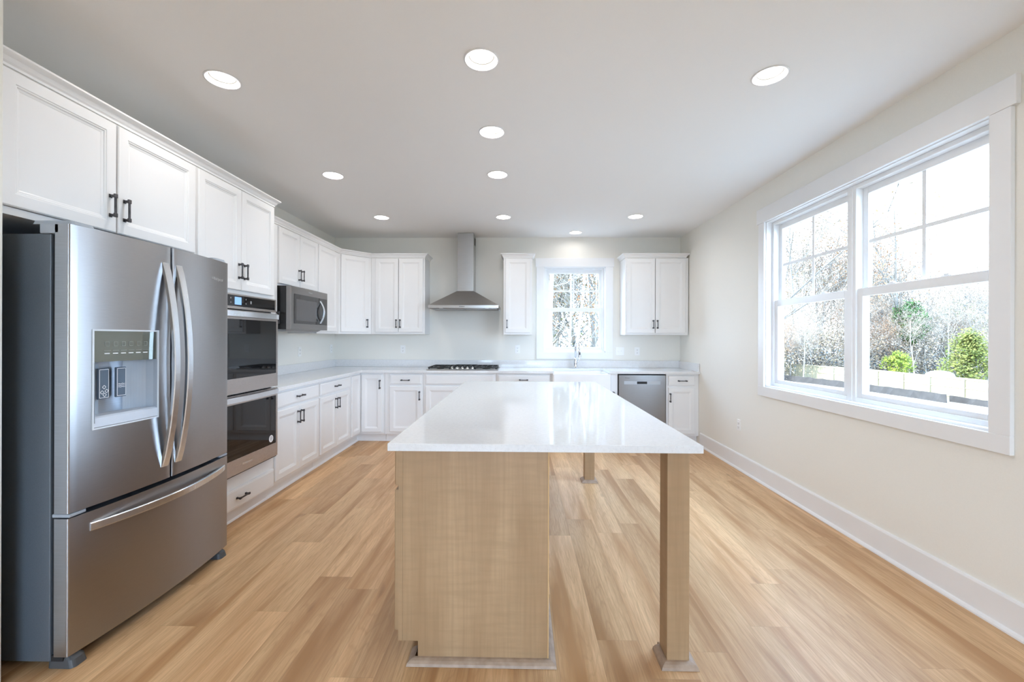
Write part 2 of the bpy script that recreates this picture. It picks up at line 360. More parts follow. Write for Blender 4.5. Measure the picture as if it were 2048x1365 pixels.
def window(name, T, u0, u1, z0, z1, units, mid, cas, hdr):
    root = bpy.data.objects.new(name, None); col.objects.link(root); root['kind'] = 'structure'
    def boxes(nm, lst, m, bev=.002):
        mb = MB()
        for a, b, d0, d1, za, zb in lst:
            vs = [T(u, d, z) for z in (za, zb) for u, d in ((a, d0), (b, d0), (b, d1), (a, d1))]
            mb.add(vs, [(0, 3, 2, 1), (4, 5, 6, 7), (0, 1, 5, 4), (1, 2, 6, 5), (2, 3, 7, 6), (3, 0, 4, 7)])
        return mb.build(nm, m, root, bevel=bev)
    cw, bh, hh, ho = cas
    boxes('casing', [(u0 - cw, u0, -.02, 0, z0, z1), (u1, u1 + cw, -.02, 0, z0, z1)], M['trim'])
    boxes('header_casing', [(u0 - cw - ho, u1 + cw + ho, -.024, 0, z1, z1 + hh)], M['trim'])
    boxes('apron_casing', [(u0 - cw, u1 + cw, -.021, 0, z0 - bh, z0)], M['trim'])
    boxes('jamb', [(u0, u0 + .006, 0, .05, z0, z1), (u1 - .006, u1, 0, .05, z0, z1), (u0, u1, 0, .05, z1 - .006, z1), (u0, u1, 0, .05, z0, z0 + .012)], M['trim'], 0)
    n = len(units)
    for a, b in units: win_unit(root, 0, a, b, z0 + .012, z1 - .006, T, mid)
    if n == 2: boxes('mullion', [(units[0][1] - .002, units[1][0] + .002, .044, .145, z0 + .012, z1 - .006)], M['vinyl'])
    return root
TR = lambda u, d, z: (XR + d, u, z)
TBk = lambda u, d, z: (u, YW + d, z)
TFr = lambda u, d, z: (u, YF - d, z)
window('window_1', TR, WR[0], WR[1], WR[2], WR[3], [(2.038, 2.935), (2.955, 3.862)], 1.645, (.09, .087, .135, .023), .14)
window('window_2', TBk, WB[0], WB[1], WB[2], WB[3], [(WB[0] + .006, WB[1] - .006)], 1.725, (.105, .094, .122, .014), .12)
window('window_fill', TFr, WF[0], WF[1], WF[2], WF[3], [(WF[0] + .006, -.11), (-.09, WF[1] - .006)], 1.1, (.09, .0, .135, .023), .14)  # unseen window behind the camera, added to give the room fill light
for nm, loc, rot, sx, sy in (('p1', (XR + .16, 2.95, 1.64), (0, math.pi / 2, 0), 1.5, 1.83), ('p2', (.76, YW + .16, 1.73), (-math.pi / 2, 0, 0), .86, 1.2),
                             ('p4', (-.1, YF - .16, 1.11), (math.pi / 2, 0, 0), 2.8, 2.18)):
    L = bpy.data.lights.new('window_portal', 'AREA'); L.shape = 'RECTANGLE'; L.size = sx; L.size_y = sy; L.cycles.is_portal = True
    o = bpy.data.objects.new('window_portal', L); col.objects.link(o); o.location = loc; o.rotation_euler = rot

# ------------------------------------------------------------------ ceiling lights
LBL = ['white recessed downlight nearest the tall left cabinets, at the left of the front row', 'largest recessed downlight, front and centre over the near end of the island',
       'white recessed downlight beside the large right window, at the right of the front row', 'second recessed downlight from the front in the line above the island',
       'recessed downlight above the double oven side of the room, second of the left line', 'third recessed downlight from the front in the line above the island',
       'farthest recessed downlight of the left line, before the corner cabinet', 'fourth recessed downlight from the front in the line above the island, near the range hood',
       'recessed downlight at the far right, in front of the two-door wall cabinet', 'small warm recessed downlight right above the sink window']
proto = None
for i, (x, y) in enumerate(LIGHTS):
    lab = LBL[i] if i < len(LBL) else 'unseen recessed downlight added behind the kitchen for fill light'
    if proto is None:
        t = thing('recessed_light', lab, 'ceiling light', (x, y, HC), 0, 'recessed downlights in the ceiling'); proto = t
        MB().lathe((0, 0, 0), [(.081, -.001), (.089, -.001), (.0885, -.004), (.083, -.006), (.079, -.004), (.079, .0)], n=40).build('trim_ring', M['trim'], t)
        MB().lathe((0, 0, 0), [(.0795, -.003), (.077, .004), (.071, .011), (.060, .018)], n=40).build('baffle', M['baffle'], t)
        MB().lathe((0, 0, 0), [(.061, .0185), (.0005, .019)], n=40).build('lens', M['lens'], t)
    else:
        t = proto.copy(); col.objects.link(t); t.location = (x, y, HC); t['label'] = lab
        for c in proto.children:
            if c.type != 'MESH': continue
            q = c.copy(); col.objects.link(q); q.parent = t
    L = bpy.data.lights.new('downlight', 'AREA'); L.shape = 'DISK'; L.size = .11; L.energy = LAMP_W if i != 9 else 1.1; L.color = LAMP_COL
    o = bpy.data.objects.new('downlight_lamp', L); col.objects.link(o); o.parent = t; o.location = (0, 0, .0155)

# ------------------------------------------------------------------ cabinet builders
HANDLES = {}
def handle(parent, x, y, z, vert=True, length=.112):
    key = (vert, length)
    if key not in HANDLES:
        mb = MB(); hl = length / 2; pr = .03; t = .0048
        def bx(a0, a1, y0, y1, w0):
            if vert: mb.box(-w0, w0, y0, y1, a0, a1)
            else: mb.box(a0, a1, y0, y1, -w0, w0)
        for s in (-1, 1):
            c = s * (hl - .009)
            bx(c - .009, c + .009, -.004, 0, .008); bx(c - .006, c + .006, -pr + .003, -.004, .0055)
            bx(c - .010, c + .010, -pr - .002, -pr + .008, .0075)
        bx(-hl + .012, hl - .012, -pr, -pr + .007, t)
        o = mb.build('handle', M['bronze'], parent, bevel=.0018, label='dark pewter bar pull'); HANDLES[key] = o
    else:
        o = HANDLES[key].copy(); col.objects.link(o); o.parent = parent
    o.location = (x, y, z); return o
def panel(name, parent, x0, x1, z0, z1, y=-.02, m=None, flat=False, t=.02):
    """a door or drawer front lying at local y..y+t"""
    m = m or M['cab']
    if flat: prof = [(0, t - .0005), (0, .006), (.003, .003), (.010, .0025), (.013, 0)]
    else: prof = [(0, t - .0005), (0, .004), (.004, 0), (.050, 0), (.0535, .0035), (.0575, .0035), (.061, .008), (.068, .0095), (.072, .0115)]
    mb = MB(); L = []
    for i, d in prof: L.append([(x0 + i, y + d, z0 + i), (x1 - i, y + d, z0 + i), (x1 - i, y + d, z1 - i), (x0 + i, y + d, z1 - i)])
    mb.loops(L); return mb.build(name, m, parent)
def carcass(parent, w_, d_, z0, z1, rails=(), stile=.022, stile2=.022, fr=.03, mullions=(), m=None, back=True):
    m = m or M['cab']; t = .018; mb = MB()
    mb.box(0, t, 0, d_, z0, z1); mb.box(w_ - t, w_, 0, d_, z0, z1); mb.box(t, w_ - t, .019, d_, z0, z0 + t); mb.box(t, w_ - t, .019, d_, z1 - t, z1)
    mb.box(t, w_ - t, d_ - .008, d_, z0 + t, z1 - t)
    mb.box(t, t + stile, 0, .019, z0, z1); mb.box(w_ - t - stile2, w_ - t, 0, .019, z0, z1)
    for a, b in [(z0, z0 + fr), (z1 - fr, z1)] + list(rails): mb.box(t + stile, w_ - t - stile2, 0, .019, a, b)
    return mb.build('body', m, parent)
CAB_GROUP_B, CAB_GROUP_U = 'white base cabinets', 'white wall cabinets'
def cabinet(name, label, loc, rot, w_, d_, z0, z1, fronts, group, toe=True, rails=(), cat='cabinet', m=None):
    t = thing(name, label, cat, (*loc, 0), rot, group)
    carcass(t, w_, d_, z0, z1, rails=rails, m=m, stile=max(.022, min(f[1] for f in fronts) - .004), stile2=max(.022, w_ - max(f[2] for f in fronts) - .004))
    if toe: Bx(0.001, w_ - .001, .055, .075, .001, z0, mi=0).build('toe_kick', m or M['cab'], t)
    for fr in fronts:
        kind, a, b, za, zb = fr[:5]
        p = panel('drawer' if kind == 'drawer' else ('false_drawer' if kind == 'false' else 'door'), t, a, b, za, zb, flat=kind != 'door', m=m)
        if len(fr) > 5 and fr[5]:
            hx, hz, vert = fr[5]; handle(p, hx, -.02, hz, vert)
    return t
R90 = math.pi / 2
# ---- left wall base run (local x = +Y, local y = -X); carcass face X=-2.03, doors X=-2.01
ZD0, ZD1, ZR0, ZR1, ZT = .135, .712, .738, .858, .883
for (lab, ya, yb) in (('white two-door base cabinet with one drawer, right beside the double oven', 3.405, 4.187), ('white two-door base cabinet with one drawer, between the oven-side cabinet and the corner cabinet', 4.19, 4.955)):
    wd = yb - ya; m_ = wd / 2 - .004
    cabinet('base_cabinet', lab, (-2.03, ya), R90, wd, .60, .105, ZT,
            [('drawer', .018, wd - .018, ZR0, ZR1, (wd / 2, .798, False)), ('door', .018, m_ - .001, ZD0, ZD1, (m_ - .03, .612, True)), ('door', m_ + .003, wd - .018, ZD0, ZD1, (m_ + .032, .612, True))],
            CAB_GROUP_B, rails=[(.705, .745)])
# corner base
t = thing('corner_base_cabinet', 'white corner base cabinet with two tall door leaves meeting at the inside corner', 'cabinet', (-2.03, 5.295, 0), 0, CAB_GROUP_B)
mb = MB()
pts = [(-.60, -.337), (0, -.337), (0, 0), (.315, 0), (.315, .61), (-.60, .61)]
mb.loops([[(x, y, z) for x, y in pts] for z in (.105, ZT)]); mb.build('body', M['cab'], t)
mb = MB(); mb.loops([[(x, y, z) for x, y in [(-.60, -.337), (-.055, -.337), (-.055, .055), (.315, .055), (.315, .60), (-.60, .60)]] for z in (.001, .105)]); mb.build('toe_kick', M['cab'], t)
pd = panel('door', t, .022, .285, ZD0 - .006, .858); handle(pd, .262, -.02, .735, True)
d2 = panel('door', t, 0, .26, ZD0 - .006, .858, y=0); 
d2.rotation_euler = (0, 0, R90); d2.location = (.02, -.295, 0)
# ---- back wall base run; carcass face Y=5.295
def bb(name, lab, xa, xb, fr, **k): return cabinet(name, lab, (xa, 5.295), 0, xb - xa, .61, .105, ZT, [(f[0], f[1] - xa, f[2] - xa, f[3], f[4], (f[5][0] - xa, f[5][1], f[5][2]) if len(f) > 5 and f[5] else None) for f in fr], CAB_GROUP_B, rails=[(.705, .745)], **k)
bb('base_cabinet', 'white base cabinet with one drawer and one door, between the corner cabinet and the cooktop', -1.712, -1.225, [('drawer', -1.645, -1.245, ZR0, ZR1, (-1.445, .79, False)), ('door', -1.645, -1.245, ZD0, ZD1, (-1.265, .595, True))])
bb('base_cabinet', 'wide white base cabinet with a blank drawer front, under the gas cooktop', -1.222, -.302, [('false', -1.19, -.33, ZR0, ZR1), ('door', -1.19, -.763, ZD0, ZD1, (-.79, .595, True)), ('door', -.757, -.33, ZD0, ZD1, (-.73, .595, True))])
bb('base_cabinet', 'white base cabinet with one wide drawer, between cooktop and farmhouse sink, mostly behind the island', -.299, .388, [('drawer', -.275, .37, ZR0, ZR1, (.045, .80, False)), ('door', -.275, .045, ZD0, ZD1, (.02, .595, True)), ('door', .051, .37, ZD0, ZD1, (.076, .595, True))])
t = thing('sink_base_cabinet', 'white sink base cabinet below the farmhouse sink apron, behind the island', 'cabinet', (.391, 5.295, 0), 0, CAB_GROUP_B)
mb = MB(); mb.box(0, .018, 0, .61, .105, ZT); mb.box(.80, .833, 0, .61, .105, ZT); mb.box(.745, .80, 0, .019, .105, ZT); mb.box(.018, .80, 0, .61, .105, .123); mb.box(.018, .80, 0, .019, .60, .655); mb.build('body', M['cab'], t)
Bx(0, .833, .055, .075, .001, .105).build('toe_kick', M['cab'], t)
panel('door', t, .02, .388, ZD0, .61); panel('door', t, .394, .762, ZD0, .61)
bb('base_cabinet', 'narrow white base cabinet with one drawer and one door, right of the dishwasher', 1.829, XR - .002, [('drawer', 1.855, 2.18, ZR0, ZR1, (2.022, .798, False)), ('door', 1.855, 2.18, ZD0, ZD1, (1.872, .588, True))])

# ---- tall oven cabinet and the cabinet over the fridge (X face -2.02, doors -2.0)
ZC = 2.392
t = thing('oven_tower_cabinet', 'tall white cabinet housing the double oven, two doors above and a drawer below', 'cabinet', (-2.02, 2.562, 0), R90)
wd = .838; mb = MB(); tt = .018
mb.box(0, tt, 0, .61, .105, ZC); mb.box(wd - tt, wd, 0, .61, .105, ZC); mb.box(tt, wd - tt, .6, .61, .105, ZC)
for a, b in ((.105, .125), (.345, .363), (1.645, 1.665), (ZC - .02, ZC)): mb.box(tt, wd - tt, .019, .6, a, b)
mb.box(tt, .036, 0, .019, .105, ZC); mb.box(wd - .036, wd - tt, 0, .019, .105, ZC)
for a, b in ((.105, .13), (.25, .372), (1.628, 1.68), (ZC - .02, ZC)): mb.box(.036, wd - .036, 0, .019, a, b)
mb.build('body', M['cab'], t); Bx(0.001, wd - .001, .055, .075, .001, .105).build('toe_kick', M['cab'], t)
p = panel('door', t, .012, .413, 1.665, ZC - .008); handle(p, .385, -.02, 1.80, True)
p = panel('door', t, .417, .816, 1.665, ZC - .008); handle(p, .445, -.02, 1.80, True)
p = panel('drawer', t, .012, .826, .122, .258, flat=True); handle(p, .42, -.02, .19, False)
t = thing('fridge_top_cabinet', 'wide white two-door wall cabinet above the refrigerator', 'cabinet', (-2.02, 1.563, 0), R90, CAB_GROUP_U)
carcass(t, .996, .61, 1.815, ZC)
p = panel('door', t, .012, .480, 1.847, ZC - .008); handle(p, .447, -.02, 1.972, True)
p = panel('door', t, .488, .984, 1.847, ZC - .008); handle(p, .520, -.02, 1.967, True)
crown = [(0, .004), (.005, .004), (.006, .014), (.013, .021), (.022, .036), (.036, .046), (.040, .050), (.040, .058), (0, .058)]
cz = [(o, ZC + z) for o, z in crown]
cr_ = MB().sweep([(-2.02, 1.563), (-2.02, 3.40), (-2.60, 3.40)], cz, side=1).build('crown_molding', M['cab'])
tag(cr_, 'white crown molding along the top of the fridge and oven cabinets', 'molding', 'crown moldings on cabinets')
# ---- left upper run
def ub(name, lab, ya, yb, z0, fr):
    return cabinet(name, lab, (-2.30, ya), R90, yb - ya, .33, z0, ZC, [(f[0], f[1] - ya, f[2] - ya, f[3], f[4], (f[5][0] - ya, f[5][1], f[5][2]) if len(f) > 5 else None) for f in fr], CAB_GROUP_U, toe=False)
DT = ZC - .008; UB = 1.372; DB = 1.398
ub('wall_cabinet', 'narrow white wall cabinet mostly hidden behind the oven tower, left of the microwave', 3.403, 3.908, UB, [('door', 3.42, 3.900, DB, DT, (3.885, 1.513, True))])
ub('wall_cabinet', 'short white two-door wall cabinet directly above the microwave', 3.911, 4.700, 1.822, [('door', 3.932, 4.306, 1.842, DT, (4.28, 1.965, True)), ('door', 4.312, 4.690, 1.842, DT, (4.34, 1.965, True))])
ub('wall_cabinet', 'tall narrow white wall cabinet right of the microwave on the left wall', 4.703, 5.278, UB, [('door', 4.716, 5.205, DB, DT)])
# diagonal corner
A = Vector((-2.30, 5.281)); Bq = Vector((-2.003, 5.605)); ang = math.atan2(Bq.y - A.y, Bq.x - A.x); Ld = (Bq - A).length
t = thing('corner_wall_cabinet', 'white diagonal corner wall cabinet with a single door', 'cabinet', (A.x, A.y, 0), ang, CAB_GROUP_U)
inv = Matrix.Rotation(-ang, 2)
pts = [A, Bq, Vector((-2.003, YW - .004)), Vector((XL + .004, YW - .004)), Vector((XL + .004, 5.281))]
mb = MB(); mb.loops([[(*(inv @ (p - A)), z) for p in pts] for z in (UB, ZC)]); mb.build('body', M['cab'], t)
p = panel('door', t, .022, Ld - .045, DB, DT); handle(p, Ld - .07, -.02, 1.513, True)
def uback(name, lab, xa, xb, fr):
    return cabinet(name, lab, (xa, 5.605), 0, xb - xa, .306, UB, ZC, [(f[0], f[1] - xa, f[2] - xa, f[3], f[4], (f[5][0] - xa, f[5][1], f[5][2])) for f in fr], CAB_GROUP_U, toe=False)
uback('wall_cabinet', 'white two-door wall cabinet between the corner cabinet and the range hood', -2.0, -1.278, [('door', -1.94, -1.632, DB, DT, (-1.655, 1.512, True)), ('door', -1.626, -1.30, DB, DT, (-1.603, 1.512, True))])
nc = uback('wall_cabinet', 'narrow white single-door wall cabinet between the range hood and the sink window', -.222, .158, [('door', -.198, .134, DB, DT, (-.175, 1.512, True))])
rc = uback('wall_cabinet', 'white two-door wall cabinet right of the sink window, near the right wall', 1.392, XR - .012, [('door', 1.408, 1.782, DB, DT, (1.757, 1.512, True)), ('door', 1.789, 2.182, DB, DT, (1.812, 1.512, True))])
c = MB().sweep([(-2.30, 3.405), (-2.30, 5.281), (-2.003, 5.605), (-1.278, 5.605), (-1.278, YW - .003)], cz, side=1).build('crown_molding', M['cab'])
tag(c, 'white crown molding bending round the corner over the left wall cabinets up to the hood', 'molding', 'crown moldings on cabinets')
def crown_child(root, x0, x1, right=True):
    L = root.location
    path = [(x0, YW - .003), (x0, 5.605), (x1, 5.605)] + ([(x1, YW - .003)] if right else [])
    MB().sweep([(a - L.x, b - L.y) for a, b in path], cz, side=1).build('crown', M['cab'], root)
crown_child(nc, -.222, .158); crown_child(rc, 1.392, XR - .012 - .03)

# ------------------------------------------------------------------ countertops
Z1, Z0 = .914, .884; ct = thing('countertop', 'speckled white quartz L-shaped countertop along the left and back walls', 'countertop', (-1.99, 5.25, 0))
def wq(mb, x0, x1, y0, y1, z0, z1): mb.box(x0 + 1.99, x1 + 1.99, y0 - 5.25, y1 - 5.25, z0, z1)
SX0, SX1, SY = .425, 1.118, 5.685
poly = [(XL + .002, 3.403), (-1.99, 3.403), (-1.99, 5.255), (SX0, 5.255), (SX0, SY), (SX1, SY), (SX1, 5.255), (XR - .003, 5.255), (XR - .003, YW - .003), (XL + .002, YW - .003)]
mb = MB()
tri = geometry.tessellate_polygon([[Vector((x, y, 0)) for x, y in poly]])
vs = [(x + 1.99, y - 5.25, z) for z in (Z0, Z1) for x, y in poly]; n = len(poly)
mb.add(vs, [tuple(reversed(q)) for q in tri] + [tuple(i + n for i in q) for q in tri] + [(i, (i + 1) % n, (i + 1) % n + n, i + n) for i in range(n)])
mb.build('slab', M['quartz'], ct)
mb = MB(); wq(mb, XL + .002, XL + .021, 3.403, YW - .022, Z1 + .0005, 1.014); wq(mb, XL + .002, XR - .022, YW - .022, YW - .003, Z1 + .0005, 1.014); wq(mb, XR - .022, XR - .003, 5.262, YW - .003, Z1 + .0005, 1.014)
mb.build('backsplash', M['quartz'], ct, bevel=.0015)

# ------------------------------------------------------------------ farmhouse sink
sk = thing('farmhouse_sink', 'white fireclay apron-front sink under the small window', 'sink', (.77, 5.236, 0))
hw = .362; mb = MB(); zt, zb = .882, .655
def rr(x0, x1, y0, y1, r, z, n=6):
    out = []
    for cx, cy, a0 in ((x1 - r, y0 + r, -90), (x1 - r, y1 - r, 0), (x0 + r, y1 - r, 90), (x0 + r, y0 + r, 180)):
        for i in range(n + 1):
            a = math.radians(a0 + 90 * i / n); out.append((cx + r * math.cos(a), cy + r * math.sin(a), z))
    return out
mb.loops([rr(-hw, hw, 0, .47, .02, zb), rr(-hw, hw, 0, .47, .02, zt - .006), rr(-hw + .005, hw - .005, .005, .465, .02, zt), rr(-hw + .02, hw - .02, .022, .45, .03, zt), rr(-hw + .026, hw - .026, .028, .444, .04, zt - .008), rr(-hw + .03, hw - .03, .032, .44, .04, zb + .03), rr(-hw + .06, hw - .06, .06, .41, .04, zb + .022)])
mb.build('basin', M['porc'], sk)
MB().lathe((0, .235, zb + .0225), [(.045, 0), (.045, .003), (.03, .004), (.001, .002)]).build('drain', M['chrome'], sk)
# faucet
fc = thing('kitchen_faucet', 'chrome gooseneck pull-down faucet behind the sink', 'faucet', (.762, 5.79, Z1))
MB().lathe((0, 0, 0), [(.001, .0005), (.030, .0005), (.030, .006), (.024, .012), (.021, .03), (.022, .06), (.0215, .10), (.017, .125), (.0145, .14)], cap1=True).build('base', M['chrome'], fc)
pts = [(0, 0, .135), (0, 0, .27)] + [(.018 * (1 - math.cos(a)), -.055 * (1 - math.cos(a)), .27 + .085 * math.sin(a)) for a in [math.pi * k / 12 for k in range(1, 13)]] + [(.036, -.11, .25)]
MB().tube(pts, .0125, n=14).build('gooseneck', M['chrome'], fc)
h_ = MB().tube([(.036, -.11, .256), (.037, -.112, .235), (.038, -.114, .20), (.040, -.118, .165), (.040, -.119, .155)], [.015, .0165, .018, .021, .019], n=16).build('spray_head', M['chrome'], fc)
MB().box(.033, .045, -.139, -.130, .185, .225).build('spray_button', M['ink'], h_)
l_ = MB().tube([(.018, -.004, .085), (.038, -.01, .10), (.052, -.014, .118), (.060, -.02, .15)], [.008, .0075, .0065, .005], n=10).build('lever', M['chrome'], fc)

# ------------------------------------------------------------------ gas cooktop
ck = thing('gas_cooktop', 'black and steel gas cooktop with five front knobs, set in the back countertop', 'cooktop', (-.737, 5.325, Z1))
Bx(-.457, .457, 0, .52, .0005, .010).build('tray', M['steel'], ck, bevel=.004)
mb = MB()
for a, b in ((-.44, -.155), (-.15, .15), (.155, .44)):
    z = .034 if a > -.3 and b < .3 else .030
    y0_ = .11 if abs(a + b) < .01 else .035
    for y in (y0_, .49): mb.box(a, b, y - .006, y + .006, z - .006, z + .008)
    for x in (a + .006, b - .006): mb.box(x - .006, x + .006, y0_, .49, z - .006, z + .008)
    for x in ([a + (b - a) * q for q in (.25, .5, .75)]): mb.box(x - .005, x + .005, y0_, .49, z - .003, z + .008)
    mb.box(a, b, .27, .282, z - .003, z + .008)
    for x in (a + .01, b - .01):
        for y in (y0_ + .01, .26, .48): mb.box(x - .008, x + .008, y - .008, y + .008, .010, z)
mb.build('grate', M['iron'], ck, bevel=.002)
for bx_, by_, r_ in ((-.30, .14, .035), (-.30, .39, .045), (0, .30, .06), (.30, .14, .04), (.30, .39, .035)):
    MB().lathe((bx_, by_, .010), [(.001, 0), (r_ + .012, 0), (r_ + .012, .006), (r_, .008), (r_, .014), (r_ - .004, .017), (.001, .017)]).build('burner', M['black'], ck)
for k in range(5):
    x = -.135 + k * .066
    o = MB().lathe((x, .058, .010), [(.001, 0), (.021, 0), (.021, .004), (.017, .006), (.016, .024), (.001, .025)]).build('knob', M['chrome'], ck)
    Bx(x - .004, x + .004, .040, .076, .0345, .044).build('grip', M['chrome'], o, bevel=.0015)

# ------------------------------------------------------------------ range hood
hd = thing('range_hood', 'stainless steel pyramid chimney range hood on the back wall', 'range hood', (-.737, YW, 0))
mb = MB(); D = .495; hwid = .457
mb.loops([[(-hwid, -.002, z), (-hwid, -D, z), (hwid, -D, z), (hwid, -.002, z)] for z in (1.712, 1.750)], cap0=False)
mb.build('rim', M['steelh'], hd, bevel=.001)
mb = MB(); c0, c1, cd = -.112, .112, .285
mb.loops([[(-hwid, -.002, 1.7505), (-hwid, -D, 1.7505), (hwid, -D, 1.7505), (hwid, -.002, 1.7505)], [(c0, -.002, 1.955), (c0, -cd, 1.955), (c1, -cd, 1.955), (c1, -.002, 1.955)]], cap0=False)
mb.build('canopy', M['steelh'], hd)
ch = Bx(-.108, .108, -.28, -.002, 1.955, HC - .002).build('chimney', M['steelh'], hd, bevel=.002)
Bx(.1085, .1095, -.18, -.06, 2.60, 2.70).build('vent', M['dark'], ch)
Bx(-hwid + .01, hwid - .01, -D + .01, -.01, 1.717, 1.722).build('underside', M['steelh'], hd)
for a in (-.43, .01):
    Bx(a, a + .42, -D + .12, -.05, 1.706, 1.7165).build('filter', M['steel'], hd, bevel=.002)
for a in (-.3, .3): MB().cyl((a, -D + .06, 1.711), (a, -D + .06, 1.7165), .025).build('lamp', M['plate'], hd)
for k in range(4): MB().cyl((-.045 + k * .018, -D + .002, 1.731), (-.045 + k * .018, -D - .003, 1.731), .005, n=12).build('button', M['dark'], hd)

# ------------------------------------------------------------------ text
def text(s, size, parent, loc, rot, m, ext=.0004, name='lettering', align='CENTER', **props):
    cu = bpy.data.curves.new('t', 'FONT'); cu.body = s; cu.size = size; cu.extrude = ext; cu.align_x = align; cu.align_y = 'CENTER'
    tmp = bpy.data.objects.new('t', cu); col.objects.link(tmp); bpy.context.view_layer.update()
    me = bpy.data.meshes.new_from_object(tmp.evaluated_get(bpy.context.evaluated_depsgraph_get())); bpy.data.objects.remove(tmp)
    o = link(name, me, m, parent, **props); o.location = loc; o.rotation_euler = rot; return o
FR = (math.pi / 2, 0, 0)

# ------------------------------------------------------------------ dishwasher
dw = thing('dishwasher', 'stainless steel dishwasher with pocket handle, under the right end of the countertop', 'dishwasher', (1.226, 5.285, 0))
Bx(.002, .597, .02, .60, .10, .878).build('tub', M['dark'], dw)
mb = MB(); 
for a in ((.008, .592, -.012, .02, .115, .866),): mb.box(*a)
door = mb.build('door', M['dsteel'], dw, bevel=.003)
Bx(.075, .525, -.0135, -.0115, .752, .792).build('handle_strip', mat('brushed_strip', (.42, .43, .45), .45, .6), door)
Bx(.235, .36, -.0145, -.0125, .756, .788).build('pocket_handle', M['dark'], door, bevel=.002)
text('Whirlpool', .014, door, (.115, -.0122, .832), FR, M['ink'])
Bx(.005, .595, .05, .06, .003, .10).build('kick_plate', M['dark'], dw)

# ------------------------------------------------------------------ outlets and switches
def outlet(label, loc, rot, switch=False, ports=True):
    w2 = .058 if switch else .035
    t = thing('light_switch' if switch else 'wall_outlet', label, 'switch' if switch else 'outlet', loc, rot, None if switch else 'white wall outlets')
    Bx(-w2, w2, -.006, -.0003, -.057, .057).build('plate', M['plate'], t, bevel=.002)
    if switch:
        for x in (-.023, .023):
            p = Bx(x - .0045, x + .0045, -.015, -.0062, -.004, .012).build('toggle', M['plate'], t, bevel=.001)
    else:
        for z in (-.02, .02):
            p = Bx(-.017, .017, -.0085, -.0055, z - .0145, z + .0145).build('socket', M['plate'], t, bevel=.003)
            mb = MB(); mb.box(-.008, -.006, -.0092, -.0084, z - .004, z + .006); mb.box(.006, .008, -.0092, -.0084, z - .004, z + .006); mb.cyl((0, -.0084, z - .009), (0, -.0092, z - .009), .003, n=8)
            q = mb.build('slots', M['slot'], p)
    return t
outlet('white outlet on the left wall under the microwave', (XL, 4.965, 1.155), R90)
outlet('white outlet on the left wall close to the back corner', (XL, 5.80, 1.168), R90)
outlet('white outlet on the back wall between the corner and the cooktop', (-1.657, YW, 1.16), 0)
outlet('white outlet on the back wall below the narrow wall cabinet', (-.036, YW, 1.167), 0)
outlet('white double toggle switch right of the sink window', (1.397, YW, 1.144), 0, True)
outlet('white outlet above the countertop, right of the double switch', (1.637, YW, 1.145), 0)
outlet('white outlet low on the right wall below the large window', (XR, 4.325, .447), -R90)

# ------------------------------------------------------------------ microwave (local x=+Y, y=-X, front face y=0 at X=-2.165)
mw = thing('microwave', 'stainless over-the-range style microwave with dark window, hung on the left wall', 'microwave', (-2.165, 3.925, 0), R90)
Bx(.0, .752, .045, .455, 1.405, 1.818).build('case', M['black'], mw, bevel=.002)
mb = MB(); 
mb.loops([[(0 + i, d, 1.405 + i), (.752 - i, d, 1.405 + i), (.752 - i, d, 1.818 - i), (i, d, 1.818 - i)] for i, d in ((0, .044), (0, .003), (.003, 0), (.03, 0))], cap1=False)
mb.loops([[(.03, 0, 1.435), (.722, 0, 1.435), (.722, 0, 1.788), (.03, 0, 1.788)], [(.055, 0, 1.468), (.735, 0, 1.468), (.735, 0, 1.745), (.055, 0, 1.745)]], cap0=False, cap1=True)
door = mb.build('door', M['dsteel'], mw)
win = Bx(.055, .738, -.002, .001, 1.462, 1.748).build('window', M['mwglass'], door)
Bx(.09, .50, -.0024, -.002, 1.49, 1.70).build('window_screen', mat('mw_screen', (.06, .06, .063), .08, 0, .8), win)
pts = [(.58, -.002 - .045 * math.sin(math.pi * k / 12), 1.475 + .245 * k / 12) for k in range(13)]
hb = MB(); L = []
for x, y, z in pts: L.append([(.572 , y, z), (.602, y, z), (.602, y + .012, z), (.572, y + .012, z)])
hb.loops(L).build('handle', M['steelb'], door, bevel=.002)
text('Whirlpool', .018, door, (.37, -.0005, 1.785), FR, M['logo'])
mb = MB(); mb.loops([[(.03, .06, 1.4045), (.72, .06, 1.4045), (.72, .43, 1.4045), (.03, .43, 1.4045)], [(.06, .08, 1.388), (.69, .08, 1.388), (.69, .41, 1.388), (.06, .41, 1.388)]]).build('vent_base', M['dsteel'], mw)

# ------------------------------------------------------------------ double oven (front X=-1.965)
ov = thing('double_oven', 'stainless double wall oven with black glass doors built into the tall cabinet', 'oven', (-1.972, 2.615, 0), R90)
wo = .75
Bx(.02, wo - .02, .035, .58, .385, 1.622).build('case', M['dark'], ov)
def frame_front(name, z0, z1, gx0, gx1, gz0, gz1, y=0, t=.032, bev=.0015, m=None):
    mb = MB(); mb.box(0, wo, y, y + t, z0, gz0); mb.box(0, wo, y, y + t, gz1, z1); mb.box(0, gx0, y, y + t, gz0, gz1); mb.box(gx1, wo, y, y + t, gz0, gz1)
    return mb.build(name, m or M['ovsteel'], ov)
cp = frame_front('control_panel', 1.528, 1.632, .02, wo - .02, 1.546, 1.622, y=.006, t=.026)
Bx(.02, wo - .02, .004, .02, 1.546, 1.622).build('panel_glass', M['glassblk'], cp)
Bx(.255, .325, .0030, .0042, 1.558, 1.611).build('display', M['screen'], cp)
mb = MB()
for x, z in ((.16, 1.583), (.215, 1.60), (.215, 1.57), (.375, 1.60), (.375, 1.57), (.43, 1.583)):
    s = .008 if z == 1.583 else .004; mb.box(x - s, x + s, .003, .0042, z - s * 1.3, z + s * 1.3)
mb.build('touch_icons', mat('dim_icon', (.25, .25, .26), .5), cp)
